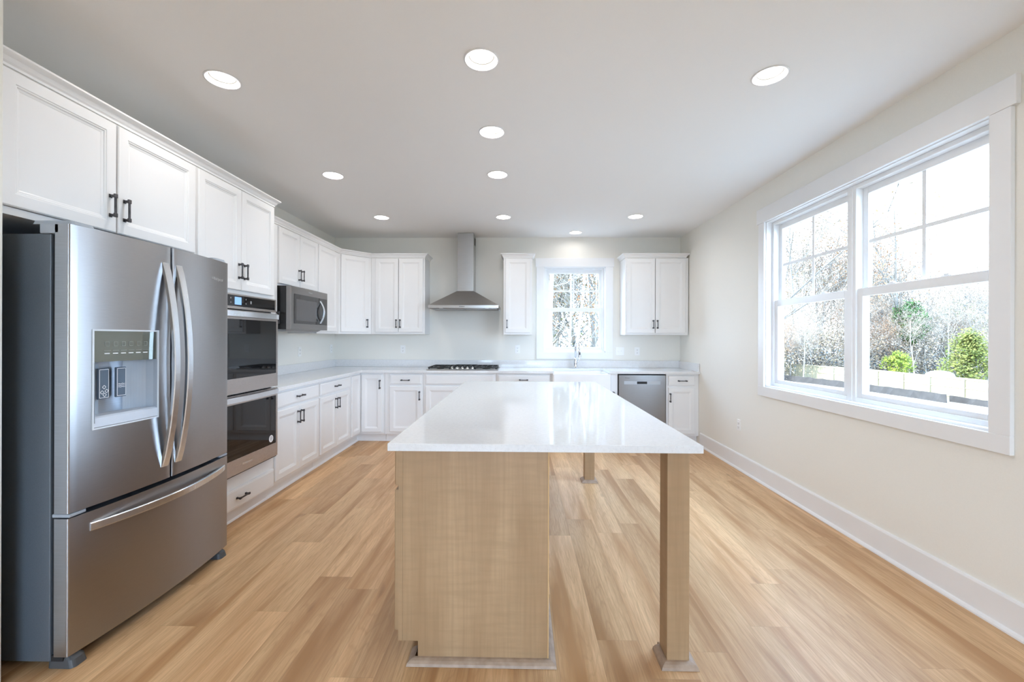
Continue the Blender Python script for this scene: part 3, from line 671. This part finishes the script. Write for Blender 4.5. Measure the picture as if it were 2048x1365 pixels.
def odoor(z0, z1, stk, lg):
    d = frame_front('oven_door', z0, z1, .022, wo - .022, z0 + .105, z1 - .062, y=-.010, t=.044)
    g = Bx(.022, wo - .022, -.0085, .0, z0 + .105, z1 - .062).build('oven_glass', M['glassblk'], d)
    L = []
    for k in range(17):
        q = k / 16; x = .012 + (wo - .024) * q; y = -.026 - .024 * math.sin(math.pi * q) ** .7
        L.append([(x, y, z1 - .046), (x, y + .014, z1 - .046), (x, y + .014, z1 - .008), (x, y, z1 - .008)])
    h = MB().loops(L)
    for x in (.012, wo - .030): h.box(x, x + .018, -.026, -.010, z1 - .046, z1 - .008)
    h.build('handle', M['steelb'], d, bevel=.002)
    if lg: text('Whirlpool', .026, d, (.375, -.0105, z0 + .052), FR, M['logo'])
    if stk:
        s = MB().cyl((wo - .085, -.0086, z0 + .15), (wo - .085, -.0092, z0 + .15), .028, n=28).build('sticker', M['sticker'], g)
        mb = MB()
        for k, ww in enumerate((.010, .016, .017, .012)): mb.box(wo - .085 - ww, wo - .085 + ww, -.0096, -.0092, z0 + .137 + k * .009, z0 + .140 + k * .009)
        mb.build('sticker_print', M['ink'], s)
    return d
odoor(.938, 1.518, False, False); odoor(.378, .926, True, True)
Bx(0, wo, 0, .026, .368, .378).build('bottom_trim', M['dark'], ov)

# ------------------------------------------------------------------ refrigerator (local x=+Y, y=-X, front corner plane X=-1.797)
fr = thing('refrigerator', 'stainless french-door refrigerator with bottom freezer drawer and dispenser in its left door', 'refrigerator', (-1.797, 1.637, 0), R90)
FW = .912; BOW = .034
bow = lambda x: -BOW * (1 - ((x - FW / 2) / (FW / 2)) ** 2)
Bx(.006, FW - .006, .078, .80, .03, 1.745).build('case', M['fside'], fr, bevel=.004)
Bx(.015, FW - .015, .058, .079, .06, 1.74).build('gasket', M['dark'], fr)
def fdoor(name, x0, x1, z0, z1, hole=None, t=.056):
    xs = sorted(set([x0 + (x1 - x0) * k / 14 for k in range(15)] + ([hole[0], hole[1]] if hole else [])))
    zs = [z0, z1] if not hole else [z0, hole[2], hole[3], z1]
    mb = MB(); e = .006
    def yy(x):
        r = min(x - x0, x1 - x); y = bow(x)
        return y + (e - math.sqrt(max(0, e * e - (e - r) ** 2)) if r < e else 0)
    xs = sorted(set(xs + [x0 + e * .15, x0 + e * .5, x0 + e, x1 - e, x1 - e * .5, x1 - e * .15]))
    fr_ = {}
    for i, x in enumerate(xs):
        for j, z in enumerate(zs): fr_[i, j] = len(mb.v); mb.v.append((x, yy(x), z))
    for i in range(len(xs) - 1):
        for j in range(len(zs) - 1):
            c = (xs[i] + xs[i + 1]) / 2
            if hole and j == 1 and hole[0] < c < hole[1]: continue
            mb.f.append([fr_[i, j], fr_[i + 1, j], fr_[i + 1, j + 1], fr_[i, j + 1]]); mb.mi.append(0); mb.sm.append(True)
    # sides, top, bottom
    nx = len(xs) - 1; nz = len(zs) - 1
    tb = len(mb.v); 
    for z in (z0, z1):
        for x in xs: mb.v.append((x, yy(x), z))
        for x in xs: mb.v.append((x, t, z))
    k = len(xs)
    for s in (0, 1):
        o_ = tb + s * 2 * k
        for i in range(nx): mb.f.append([o_ + i, o_ + i + 1, o_ + k + i + 1, o_ + k + i]); mb.mi.append(1 if s == 0 else 1); mb.sm.append(False)
    for x in (x0, x1):
        b = len(mb.v); mb.v += [(x, yy(x), z0), (x, t, z0), (x, t, z1), (x, yy(x), z1)]; mb.f.append([b, b + 1, b + 2, b + 3]); mb.mi.append(1); mb.sm.append(False)
    b = len(mb.v); mb.v += [(x0, t, z0), (x1, t, z0), (x1, t, z1), (x0, t, z1)]; mb.f.append([b, b + 1, b + 2, b + 3]); mb.mi.append(1); mb.sm.append(False)
    me = bpy.data.meshes.new(name); me.from_pydata(mb.v, [], mb.f)
    for p, m_, s in zip(me.polygons, mb.mi, mb.sm): p.material_index = m_; p.use_smooth = s
    return link(name, me, [M['steel'], M['fedge']], fr)
M['fedge'] = steel('fridge_edge_steel', (.42, .46, .52), .28, .36, (2, 2, 120))
DX0, DX1, DZ0, DZ1 = .088, .372, .948, 1.357
gapc = FW / 2
ld = fdoor('door', 0, gapc - .005, .625, 1.783, (DX0, DX1, DZ0, DZ1)); ld['label'] = 'left fridge door with water and ice dispenser'
rd = fdoor('door', gapc + .005, FW, .625, 1.783); rd['label'] = 'right fridge door with lettering near its top'
fz = fdoor('freezer_drawer', 0, FW, .055, .605)
Bx(.01, FW - .01, .03, .078, .03, .054).build('kick_grille', M['dark'], fr)
for x in (.01, FW - .075):
    MB().loops([rr(x, x + .065, -.012, .10, .02, .001), rr(x + .003, x + .062, -.004, .10, .02, .030), rr(x + .01, x + .055, .01, .09, .02, .046)]).build('foot', M['foot'], fr)
for x in (.012, FW - .112): MB().loops([rr(x, x + .10, -.0, .17, .015, 1.7845), rr(x + .004, x + .096, .006, .165, .015, 1.80)]).build('hinge_cover', M['plastic'], fr)
Bx(.0, .03, .04, .12, 1.745, 1.7845).build('hinge', M['plastic'], fr, bevel=.004)
for x0_ in (.004, FW - .07): Bx(x0_, x0_ + .066, -.002, .07, .608, .622).build('middle_hinge', M['plastic'], fr, bevel=.003)
def vbar(xc, par):
    L = []
    for k in range(25):
        q = k / 24; z = .690 + 1.01 * q; o = .006 + .062 * math.sin(math.pi * q) ** .8; y = bow(xc) - o; wv = .019 - .002 * math.sin(math.pi * q)
        L.append([(xc - wv, y + .004, z), (xc - wv + .003, y, z), (xc + wv - .003, y, z), (xc + wv, y + .004, z), (xc + wv * .8, y + .020, z), (xc - wv * .8, y + .020, z)])
    mb = MB().loops(L)
    return mb.build('handle', M['steelb'], par)
vbar(.415, ld); vbar(.497, rd)
L = []
for k in range(25):
    q = k / 24; x = .075 + .80 * q; o = .006 + .045 * math.sin(math.pi * q) ** .8; y = bow(x) - o; z = .541
    L.append([(x, y + .003, z - .017), (x, y, z - .013), (x, y, z + .013), (x, y + .003, z + .017), (x, y + .018, z + .013), (x, y + .018, z - .013)])
mb = MB().loops(L)
mb.build('handle', M['steelb'], fz)
# dispenser
yb_ = bow((DX0 + DX1) / 2); DM = 1.225
mb = MB()
fw_ = .007
for a, b, c_, d_ in ((DX0 - fw_, DX1 + fw_, DZ1, DZ1 + fw_), (DX0 - fw_, DX1 + fw_, DZ0 - fw_, DZ0), (DX0 - fw_, DX0, DZ0, DZ1), (DX1, DX1 + fw_, DZ0, DZ1)):
    mb.loops([[(x, bow(x) + dy, z) for dy, z in ((-.003, c_), (-.003, d_), (.01, d_), (.01, c_))] for x in (a, (a + b) / 2, b)])
ds = mb.build('dispenser', mat('dispenser_frame', (.62, .66, .70), .3), ld)
L = [[(x, bow(x) + .004, z) for z in (DM, DZ1)] for x in (DX0, (DX0 + DX1) / 2, DX1)]
mb = MB(); mb.loops([[(x, bow(x) + d, z) for d, z in ((.003, DM), (.003, DZ1), (.03, DZ1), (.03, DM))] for x in (DX0, DX0 + .07, DX0 + .14, DX0 + .21, DX1)])
mb.build('dispenser_panel', M['disp'], ds)
mb = MB()
for k in range(6):
    x = DX0 + .055 + k * .034; z = 1.262
    mi_ = 1
    mb.box(x - .013, x + .010, bow(x) + .0015, bow(x) + .003, z - .004, z + .000, mi=1)
    mb.box(x - .015, x + .016, bow(x) + .0015, bow(x) + .003, z + .010, z + .0115)
    mb.box(x - .009, x + .009, bow(x) + .002, bow(x) + .003, z + .030, z + .031); mb.box(x - .009, x + .009, bow(x) + .002, bow(x) + .003, z + .048, z + .049)
    mb.box(x - .009, x - .008, bow(x) + .002, bow(x) + .003, z + .031, z + .048); mb.box(x + .008, x + .009, bow(x) + .002, bow(x) + .003, z + .031, z + .048)
mb.build('dispenser_icons', [mat('dim_display_icon', (.30, .315, .29), .4), M['icon']], ds)
# cavity: curved back
mb = MB(); L = []
for k in range(31):
    q = k / 30; x = DX0 + (DX1 - DX0) * q; y = yb_ + .008 + .080 * math.sin(math.pi * q) ** .4
    L.append([(x, y, DZ0 + .02), (x, y, DM)])
mb.loops(L, False, False, smooth=False, closed=False)
mb.add([(DX0, yb_ - .0 + .005, DM), (DX1, yb_ + .005, DM), (DX1, yb_ + .1, DM), (DX0, yb_ + .1, DM)], [(0, 1, 2, 3)])
for x in (DX0 + .0008, DX1 - .0008): mb.add([(x, bow(x), DZ0), (x, bow(x) + .04, DZ0), (x, bow(x) + .04, DM), (x, bow(x), DM)], [(0, 1, 2, 3)])
mb.build('dispenser_cavity', M['plastic'], ds)
mb = MB(); mb.loops([[(x, bow(x) - .002 + d, z) for d, z in ((0, DZ0 + .002), (.0, DZ0 + .040), (.012, DZ0 + .046), (.085, DZ0 + .046), (.085, DZ0 + .002))] for x in (DX0, DX0 + .14, DX1)])
mb.build('drip_tray', mat('tray_plastic', (.58, .63, .70), .35), ds)
for x, ice in ((DX0 + .075, True), (DX0 + .155, False)):
    y = yb_ + .045
    p = Bx(x - .024, x + .024, y, y + .010, 1.06, 1.195).build('paddle', M['paddle'], ds, bevel=.003)
    mb = MB(); yy_ = y - .0008
    def ln(x0, z0, x1, z1, w_=.0011):
        d = Vector((x1 - x0, z1 - z0)); nrm = Vector((-d.y, d.x)).normalized() * w_
        mb.add([(x0 + nrm.x, yy_, z0 + nrm.y), (x1 + nrm.x, yy_, z1 + nrm.y), (x1 - nrm.x, yy_, z1 - nrm.y), (x0 - nrm.x, yy_, z0 - nrm.y)], [(0, 1, 2, 3)])
    for a, b, c_, d_ in ((x - .020, 1.066, x + .020, 1.066), (x + .020, 1.066, x + .020, 1.189), (x + .020, 1.189, x - .020, 1.189), (x - .020, 1.189, x - .020, 1.066)): ln(a, b, c_, d_)
    if ice:
        for cx, cz_ in ((x, 1.112), (x + .011, 1.094), (x - .009, 1.090), (x + .002, 1.078)):
            s = .008
            for q in range(4):
                a0 = q * math.pi / 2; a1 = a0 + math.pi / 2; ln(cx + s * math.cos(a0), cz_ + s * math.sin(a0), cx + s * math.cos(a1), cz_ + s * math.sin(a1))
    else:
        for zz in (1.105, 1.112, 1.119):
            for q in range(8):
                x0_, x1_ = x - .016 + .032 * q / 8, x - .016 + .032 * (q + 1) / 8
                ln(x0_, zz + .0015 * math.sin(q * 1.6), x1_, zz + .0015 * math.sin((q + 1) * 1.6))
    mb.build('paddle_print', M['icon'], p)
xl_ = .80
text('Whirlpool', .027, rd, (xl_, bow(xl_) - .0006, 1.672), (math.pi / 2, 0, math.atan2(bow(xl_ + .01) - bow(xl_ - .01), .02)), M['logo'])

# ------------------------------------------------------------------ island
isl = thing('kitchen_island', 'light brown maple island cabinet under the big quartz top, end panel facing the camera', 'kitchen island', (-.48, 1.72, 0))
IL = 2.20
mb = MB()
mb.loops([[(x, y, z) for x, z in [(.064, .001), (.60, .001), (.60, .883), (0, .883), (0, .085), (.064, .085)]] for y in (.012, IL)])
mb.build('body', M['maple'], isl)
mb = MB(); mb.loops([[(x, y, z) for x, z in [(.064, .001), (.596, .001), (.596, .883), (0, .883), (0, .085), (.064, .085)]] for y in (0, .0115)])
mb.build('end_panel', M['maple'], isl)
Bx(.5965, .6005, -.0005, .0118, .001, .883).build('raw_edge', M['rawedge'], isl)
Bx(-.018, -.0005, -.0005, IL, .085, .883).build('face_frame', M['maple'], isl)
ya = .012
for k in range(3):
    wk = (IL - .02) / 3; a = .006 + k * wk; b = a + wk - .006
    for nm, z0, z1 in (('drawer', .722, .865), ('door', .125, .705)):
        prof = [(0, 0), (0, .012), (.006, .018)] if nm == 'drawer' else [(0, 0), (0, .014), (.005, .018), (.05, .018), (.055, .014), (.065, .010)]
        mb = MB(); mb.loops([[(-.0185 - d, a + i, z0 + i), (-.0185 - d, b - i, z0 + i), (-.0185 - d, b - i, z1 - i), (-.0185 - d, a + i, z1 - i)] for i, d in prof])
        mb.build(nm, M['maple'], isl)
qr = [(0, 0), (.030, 0), (.027, .010), (.018, .017), (.008, .021), (0, .022)]
MB().sweep([(.052, .06), (.052, 0), (.602, 0), (.602, IL)], [(o, z + .001) for o, z in qr], side=1).build('base_molding', M['maplet'], isl)
def post(lab, x, y):
    p = thing('island_post', lab, 'table leg', (x, y, 0), 0, 'square wooden posts under the island top')
    Bx(-.045, .045, -.045, .045, .001, .8828).build('post_shaft', M['maple'], p, bevel=.0015)
    MB().sweep([(-.0455, .0455), (-.0455, -.0455), (.0455, -.0455), (.0455, .0455), (-.0455, .0455)], [(o, z + .001) for o, z in qr], side=-1 if False else 1).build('base_molding', M['maplet'], p)
post('tall square maple post in the right foreground under the near corner of the island top', .647, 1.768)
post('square maple post at the far right corner of the island, seen under the quartz top', .645, 3.93)
it = Bx(-.524, .718, 1.652, 4.006, .8835, .914).build('island_countertop', M['quartz'], bevel=.0025)
tag(it, 'large rectangular white speckled quartz top of the island', 'countertop')

# ------------------------------------------------------------------ outdoors
GZ = -3.3
struct(Bx(-60, 120, -60, 130, GZ - .2, GZ).build('trim_ground', M['ground'])).name = 'ground'
def at(px, d, py=None):
    u = (px - 1024) / F; c, s = math.cos(YAW), math.sin(YAW)
    x = d * (u * c - s); y = d * (u * s + c)
    return (x, y) if py is None else (x, y, H - (py - VY - ROLL * (px - 1024)) * d / F)
random.seed(7)
def bare_tree(seed, height, levels=4, spread=.5, lean=0, twig=.012, trunk=.11, kids=(9, 6, 5, 4)):
    R = random.Random(seed); mb = MB(); tips = []
    def tube3(p0, p1, r0, r1, n):
        d = (p1 - p0).normalized(); a = d.orthogonal().normalized(); b = d.cross(a); L = []
        base = len(mb.v)
        for p, r in ((p0, r0), (p1, r1)):
            for i in range(n):
                t = 2 * math.pi * i / n; mb.v.append(tuple(p + (a * math.cos(t) + b * math.sin(t)) * r))
        for i in range(n):
            k = (i + 1) % n; mb.f.append([base + i, base + k, base + n + k, base + n + i]); mb.mi.append(0); mb.sm.append(True)
    def grow(p, d, ln, r, lev):
        nseg = 5 if lev == 0 else 3; n = 6 if lev == 0 else 3; pts = [p.copy()]
        rads = [r]
        for k in range(nseg):
            d = (d + Vector((R.uniform(-1, 1), R.uniform(-1, 1), R.uniform(-.3, .6))) * (.09 if lev == 0 else .16)).normalized()
            q = p + d * ln / nseg; r2 = max(twig * .5, r * (1 - .8 * (k + 1) / nseg) if lev else r * (1 - .75 * (k + 1) / nseg))
            tube3(p, q, rads[-1], r2, n); p = q; pts.append(p.copy()); rads.append(r2)
        if lev >= levels - 1: tips.append(p.copy()); tips.append(pts[1].copy()); return
        for c_ in range(kids[lev]):
            q = R.uniform(.25 if lev == 0 else .2, 1); i = min(int(q * nseg), nseg - 1); fr_ = q * nseg - i
            bp = pts[i].lerp(pts[i + 1], fr_); dd = (pts[i + 1] - pts[i]).normalized()
            side = Vector((R.uniform(-1, 1), R.uniform(-1, 1), R.uniform(-.1, .5))).normalized()
            nd = (dd * (1 - spread) + side * spread + Vector((0, 0, .12))).normalized()
            grow(bp, nd, ln * R.uniform(.38, .58) * (1.15 - .5 * q * (lev == 0)), max(twig, rads[i] * .5), lev + 1)
    grow(Vector((0, 0, 0)), Vector((lean, R.uniform(-.05, .05), 1)).normalized(), height, trunk, 0)
    me = bpy.data.meshes.new('trunk'); me.from_pydata(mb.v, [], mb.f)
    for p in me.polygons: p.use_smooth = True
    return me, tips
def leaves(pts, n, size, jitter, seed, flat=.0):
    R = random.Random(seed); v = []; f = []
    for _ in range(n):
        c = R.choice(pts); c = Vector((c[0] + R.gauss(0, jitter), c[1] + R.gauss(0, jitter), c[2] + R.gauss(0, jitter)))
        a = Vector((R.uniform(-1, 1), R.uniform(-1, 1), R.uniform(-1, 1))).normalized(); b = a.orthogonal().normalized(); s = size * R.uniform(.5, 1.3)
        k = len(v); v += [tuple(c + a * s), tuple(c + b * s * .7), tuple(c - a * s), tuple(c - b * s * .7)]; f.append([k, k + 1, k + 2, k + 3])
    me = bpy.data.meshes.new('foliage'); me.from_pydata(v, [], f); return me
TREES = []
for i in range(5):
    me, tips = bare_tree(20 + i, 11, 4, .5 + .05 * i, lean=.1 * (i - 2) * .6, twig=.013, trunk=.13); me.materials.append(M['bark'] if i % 2 == 0 else M['barkg'])
    lm = leaves(tips, 2600 + 900 * (i % 3), .05, .28, i); lm.materials.append([M['tan'], M['rust'], M['pink'], M['tan'], M['pink']][i]); TREES.append((me, lm))
def put_tree(k, x, y, h, rz, label, group, cat='tree', leafmat=None):
    t = thing('bare_tree', label, cat, (x, y, GZ), rz, group); s = h / 11
    t.scale = (s, s, s)
    o = bpy.data.objects.new('branches', TREES[k][0]); col.objects.link(o); o.parent = t
    o = bpy.data.objects.new('leaves', TREES[k][1]); col.objects.link(o); o.parent = t
    return t
R = random.Random(3)
# woods behind the fence to the right
k = 0
for px in list(range(1555, 2000, 13)):
    d = R.uniform(52, 66) if px < 1850 else R.uniform(60, 74)
    top = R.uniform(470, 560) if px < 1700 else (R.uniform(520, 585) if px < 1850 else R.uniform(560, 600))
    x, y, z = at(px + R.uniform(-8, 8), d, top)
    put_tree(k % 5, x, y, z - GZ, R.uniform(0, 6), 'bare woodland tree with sparse tan leaves beyond the fence, seen through the large window', 'bare trees beyond the fence'); k += 1
for px in list(range(1560, 1990, 24)):
    d = R.uniform(44, 50); x, y, z = at(px + R.uniform(-6, 6), d, R.uniform(600, 650))
    put_tree([1, 2, 4][k % 3], x, y, z - GZ, R.uniform(0, 6), 'low scrubby bare tree right behind the fence, seen through the large window', 'scrubby trees behind the fence'); k += 1
x, y, z = at(1795, 48, 425); put_tree(1, x, y, z - GZ, 1.0, 'tallest bare tree with orange-brown leaves, left in the upper right window sash', 'feature trees')
x, y, z = at(1618, 50, 430); put_tree(3, x, y, z - GZ, 2.2, 'tall bare tree rising behind the left unit of the large window', 'feature trees')
# underbrush
pts = []
for i in range(700):
    px = R.uniform(1500, 2040); d = R.uniform(45, 56); x, y = at(px, d); pts.append((x, y, GZ + R.uniform(.2, 5.6) * (1 if px < 1850 else .9)))
for nm, mt, sd_, n in (('underbrush', 'pink', 1, 60000), ('underbrush', 'tan', 2, 40000), ('underbrush', 'blueg', 3, 14000)):
    me = leaves(pts if sd_ != 3 else [p for p in pts if p[2] < GZ + 3.4], n, .085, .55, sd_); o = link(nm, me, M[mt]); o['kind'] = 'stuff'
    tag(o, {'pink': 'pinkish brown brush massed behind the fence', 'tan': 'tan leafy brush massed behind the fence', 'blueg': 'blue-grey undergrowth low behind the fence'}[mt], 'brush')
pts2 = []
for i in range(600):
    px = R.uniform(1490, 2050); d = R.uniform(56, 68); x, y = at(px, d); hmax = 11.5 - max(0, px - 1700) * .013
    pts2.append((x, y, GZ + R.uniform(.5, hmax)))
for mt, n, lab in (('pink', 60000, 'pale pinkish thicket rising up the slope far behind the fence'), ('tan', 50000, 'tan and yellow thicket rising up the slope far behind the fence'), ('yellow', 16000, 'scattered yellow-green growth on the slope far behind the fence')):
    sub = [p for q, p in enumerate(pts2) if (q // 3) % 3 != len(mt) % 3]
    o = link('hillside_thicket', leaves(sub, n, .10, .85, n), M[mt]); o['kind'] = 'stuff'; tag(o, lab, 'brush')
def shrub(name, label, cat, px, d, ytop, wid, mt, n, size, seed, ybot=None, cone=0, base=None):
    x, y, z = at(px, d, ytop); h = z - (GZ if ybot is None else at(px, d, ybot)[2]); RR = random.Random(seed); P = []
    zb_ = z - h - GZ
    for _ in range(150):
        a = RR.uniform(0, 2 * math.pi); q = RR.random() ** .8; hz = RR.uniform(0, 1); rad = wid / 2 * ((1 - hz) ** .7 if cone else math.sqrt(max(0, 1 - (2 * hz - 1) ** 2)) * .95 + .05)
        P.append((math.cos(a) * rad * q, math.sin(a) * rad * q, zb_ + hz * h))
    t = thing(name, label, cat, (x, y, GZ))
    me = leaves(P, n, size, wid * .05, seed); link('foliage', me, M[mt], t)
    MB().cyl((0, 0, .0), (0, 0, zb_ + h * .8), .12, .03, n=8).build('trunk', M['barkg'], t)
    return t
shrub('evergreen_tree', 'rounded deep green evergreen in the middle of the right window unit', 'tree', 1819, 46.5, 606, 3.3, 'green', 9000, .095, 5, ybot=684)
shrub('cedar_tree', 'broad yellow-green cedar behind the fence at the right edge of the large window', 'tree', 1940, 34, 672, 5.6, 'yellow', 11000, .085, 6, cone=1)
shrub('lime_bush', 'small bright lime-yellow bush just above the fence', 'bush', 1795, 42, 706, 2.6, 'lime', 3500, .09, 8)
shrub('blue_grey_tree', 'hazy blue-grey tree high at the right edge of the large window', 'tree', 1945, 62, 590, 8.5, 'blueg', 7000, .12, 9)
shrub('dark_bush', 'dark blue-green bush at the left side of the right window unit', 'bush', 1760, 50, 625, 3.2, 'blueg', 3000, .10, 10, ybot=690)
x, y = at(1880, 33.5); mb = MB()
mb.loops([[(a * math.cos(q), .8 * a * math.sin(q), z) for q in [2 * math.pi * i / 20 for i in range(20)]] for a, z in ((1.0, 0), (1.0, 1.55), (.9, 1.85), (.6, 2.02), (.2, 2.08))], smooth=True)
o = mb.build('covered_heap', M['pale']); o.location = (x, y, GZ); tag(o, 'pale bluish rounded shape just over the fence beside the yellow-green cedar', 'cover')
# fence
fp = [(2150, 24.5), (1996, 28.6), (1930, 31), (1861, 33.2), (1808, 35.8), (1757, 38.6), (1712, 40.8), (1668, 43), (1628, 45.2), (1588, 47.0), (1548, 49), (1500, 52)]
P2 = [at(*p) for p in fp]
fn = thing('wooden_fence', 'long pale new wooden fence across the yard, seen through the large window', 'fence', (P2[0][0], P2[0][1], GZ))
ox, oy = P2[0]
fz_top = 1.74
for i in range(len(P2) - 1):
    a = Vector(P2[i]) - Vector((ox, oy)); b = Vector(P2[i + 1]) - Vector((ox, oy)); d = (b - a).normalized(); nr = Vector((-d.y, d.x)); 
    if (a + b).dot(nr) * 0 == 0 and nr.x > 0: nr = -nr
    mb = MB()
    def bar(p, q, t0, t1, z0, z1): mb.loops([[(*(p + nr * t0), z0), (*(p + nr * t1), z0), (*(q + nr * t1), z0), (*(q + nr * t0), z0)], [(*(p + nr * t0), z1), (*(p + nr * t1), z1), (*(q + nr * t1), z1), (*(q + nr * t0), z1)]])
    nb = 16
    for j in range(nb):
        bar(a.lerp(b, j / nb) , a.lerp(b, (j + .95) / nb), -.02, 0, .02, fz_top)
    pn = mb.build('fence_panel', M['fencew'], fn)
    mb = MB()
    for z in (.25, .95, 1.58): bar(a, b, 0, .045, z, z + .09)
    mb.build('rail', M['fencew'], fn)
    mb = MB(); mb.box(a.x - .06 + nr.x * .05, a.x + .06 + nr.x * .05, a.y - .06 + nr.y * .05, a.y + .06 + nr.y * .05, 0, fz_top - .02); mb.build('fence_post', M['fencew'], fn)
# silt fence
def silt(lab, pts_, h0):
    pp = [Vector(at(*p)) for p in pts_]; mb = MB(); L = []
    RR = random.Random(len(pts_))
    fine = []
    for i in range(len(pp) - 1):
        for j in range(8): fine.append(pp[i].lerp(pp[i + 1], j / 8))
    fine.append(pp[-1])
    o0 = fine[0]
    for i, p in enumerate(fine):
        j = RR.uniform(-.05, .05); hh_ = h0 * RR.uniform(.93, 1.05)
        L.append([(p.x - o0.x + j, p.y - o0.y, -.0), (p.x - o0.x + j + .03, p.y - o0.y, 0), (p.x - o0.x + .02, p.y - o0.y, hh_), (p.x - o0.x, p.y - o0.y, hh_)])
    mb.loops(L)
    o = mb.build('silt_fence', M['silt']); o.location = (o0.x, o0.y, GZ + .001)
    tag(o, lab, 'fence'); return o
silt('black fabric silt fence running along the foot of the pale fence', [(1893, 30.2), (1820, 33.0), (1742, 36.4), (1690, 39.2), (1620, 43), (1560, 46)], .62)
silt('short dark silt fence piece right of the long one, low in the right window unit', [(2100, 25.2), (1990, 28.0), (1899, 30.9)], .45)
# woods beyond the back window
for i in range(26):
    x = R.uniform(-2.5, 6.5); y = R.uniform(15, 30); 
    put_tree(i % 5, x, y, R.uniform(9, 13), R.uniform(0, 6), 'slender bare tree in the sunlit woods behind the sink window', 'bare trees behind the sink window')
def trunk(lab, p0, p1, r0, r1, y):
    a = Vector((*p0,)); b = Vector((*p1,)); t = thing('pale_tree', lab, 'tree', (a.x, a.y, a.z)); d = b - a
    pts_ = [d * (k / 8) + Vector((math.sin(k * 1.3 + y) * .05, 0, 0)) for k in range(9)]
    MB().tube(pts_, [r0 + (r1 - r0) * k / 8 for k in range(9)], n=10).build('trunk', M['barkw'], t)
    mb = MB(); RR = random.Random(int(y * 100))
    for _ in range(14):
        q = RR.uniform(.4, 1); s = d * q; e = s + Vector((RR.uniform(-1.5, 1.5), RR.uniform(-1, 1), RR.uniform(.3, 1.6)))
        mb.tube([s, s.lerp(e, .5) + Vector((0, 0, -.1)), e], [.014, .009, .004], n=5)
    mb.build('branches', M['barkw'], t)
def pt(px, d, py): x, y, z = at(px, d, py); return (x, y, z)
def grd(px, d): x, y = at(px, d); return (x, y, GZ)
for lab, pxb, pxt, yt, d, r in (('thick pale trunk at the left edge of the sink window', 1101, 1106, 300, 12, .09), ('leaning pale trunk crossing the lower sash of the sink window', 1134, 1180, 380, 13.5, .07),
                               ('pale trunk left of centre standing straight behind the faucet', 1136, 1142, 380, 14.5, .055), ('thin pale trunk right of centre in the sink window', 1182, 1170, 360, 15, .05),
                               ('thin pale trunk near the right edge of the sink window', 1186, 1198, 380, 16, .05), ('slim white stem at the far right of the sink window', 1196, 1190, 420, 18, .05)):
    trunk(lab, grd(pxb, d), pt(pxt, d + .5, yt), r, r * .5, d)
pts = [(R.uniform(-4, 9), R.uniform(19, 27), GZ + R.uniform(.2, 8.5)) for _ in range(500)]
for mt, n, lab in (('pink', 16000, 'fine greyish twigs and brush filling the woods behind the sink window'), ('yellow', 6000, 'yellow-green leaves scattered in the woods behind the sink window'), ('blueg', 8000, 'blue-grey foliage deep in the woods behind the sink window')):
    o = link('woodland_brush', leaves(pts, n, .06, .6, n), M[mt]); o['kind'] = 'stuff'; tag(o, lab, 'brush')
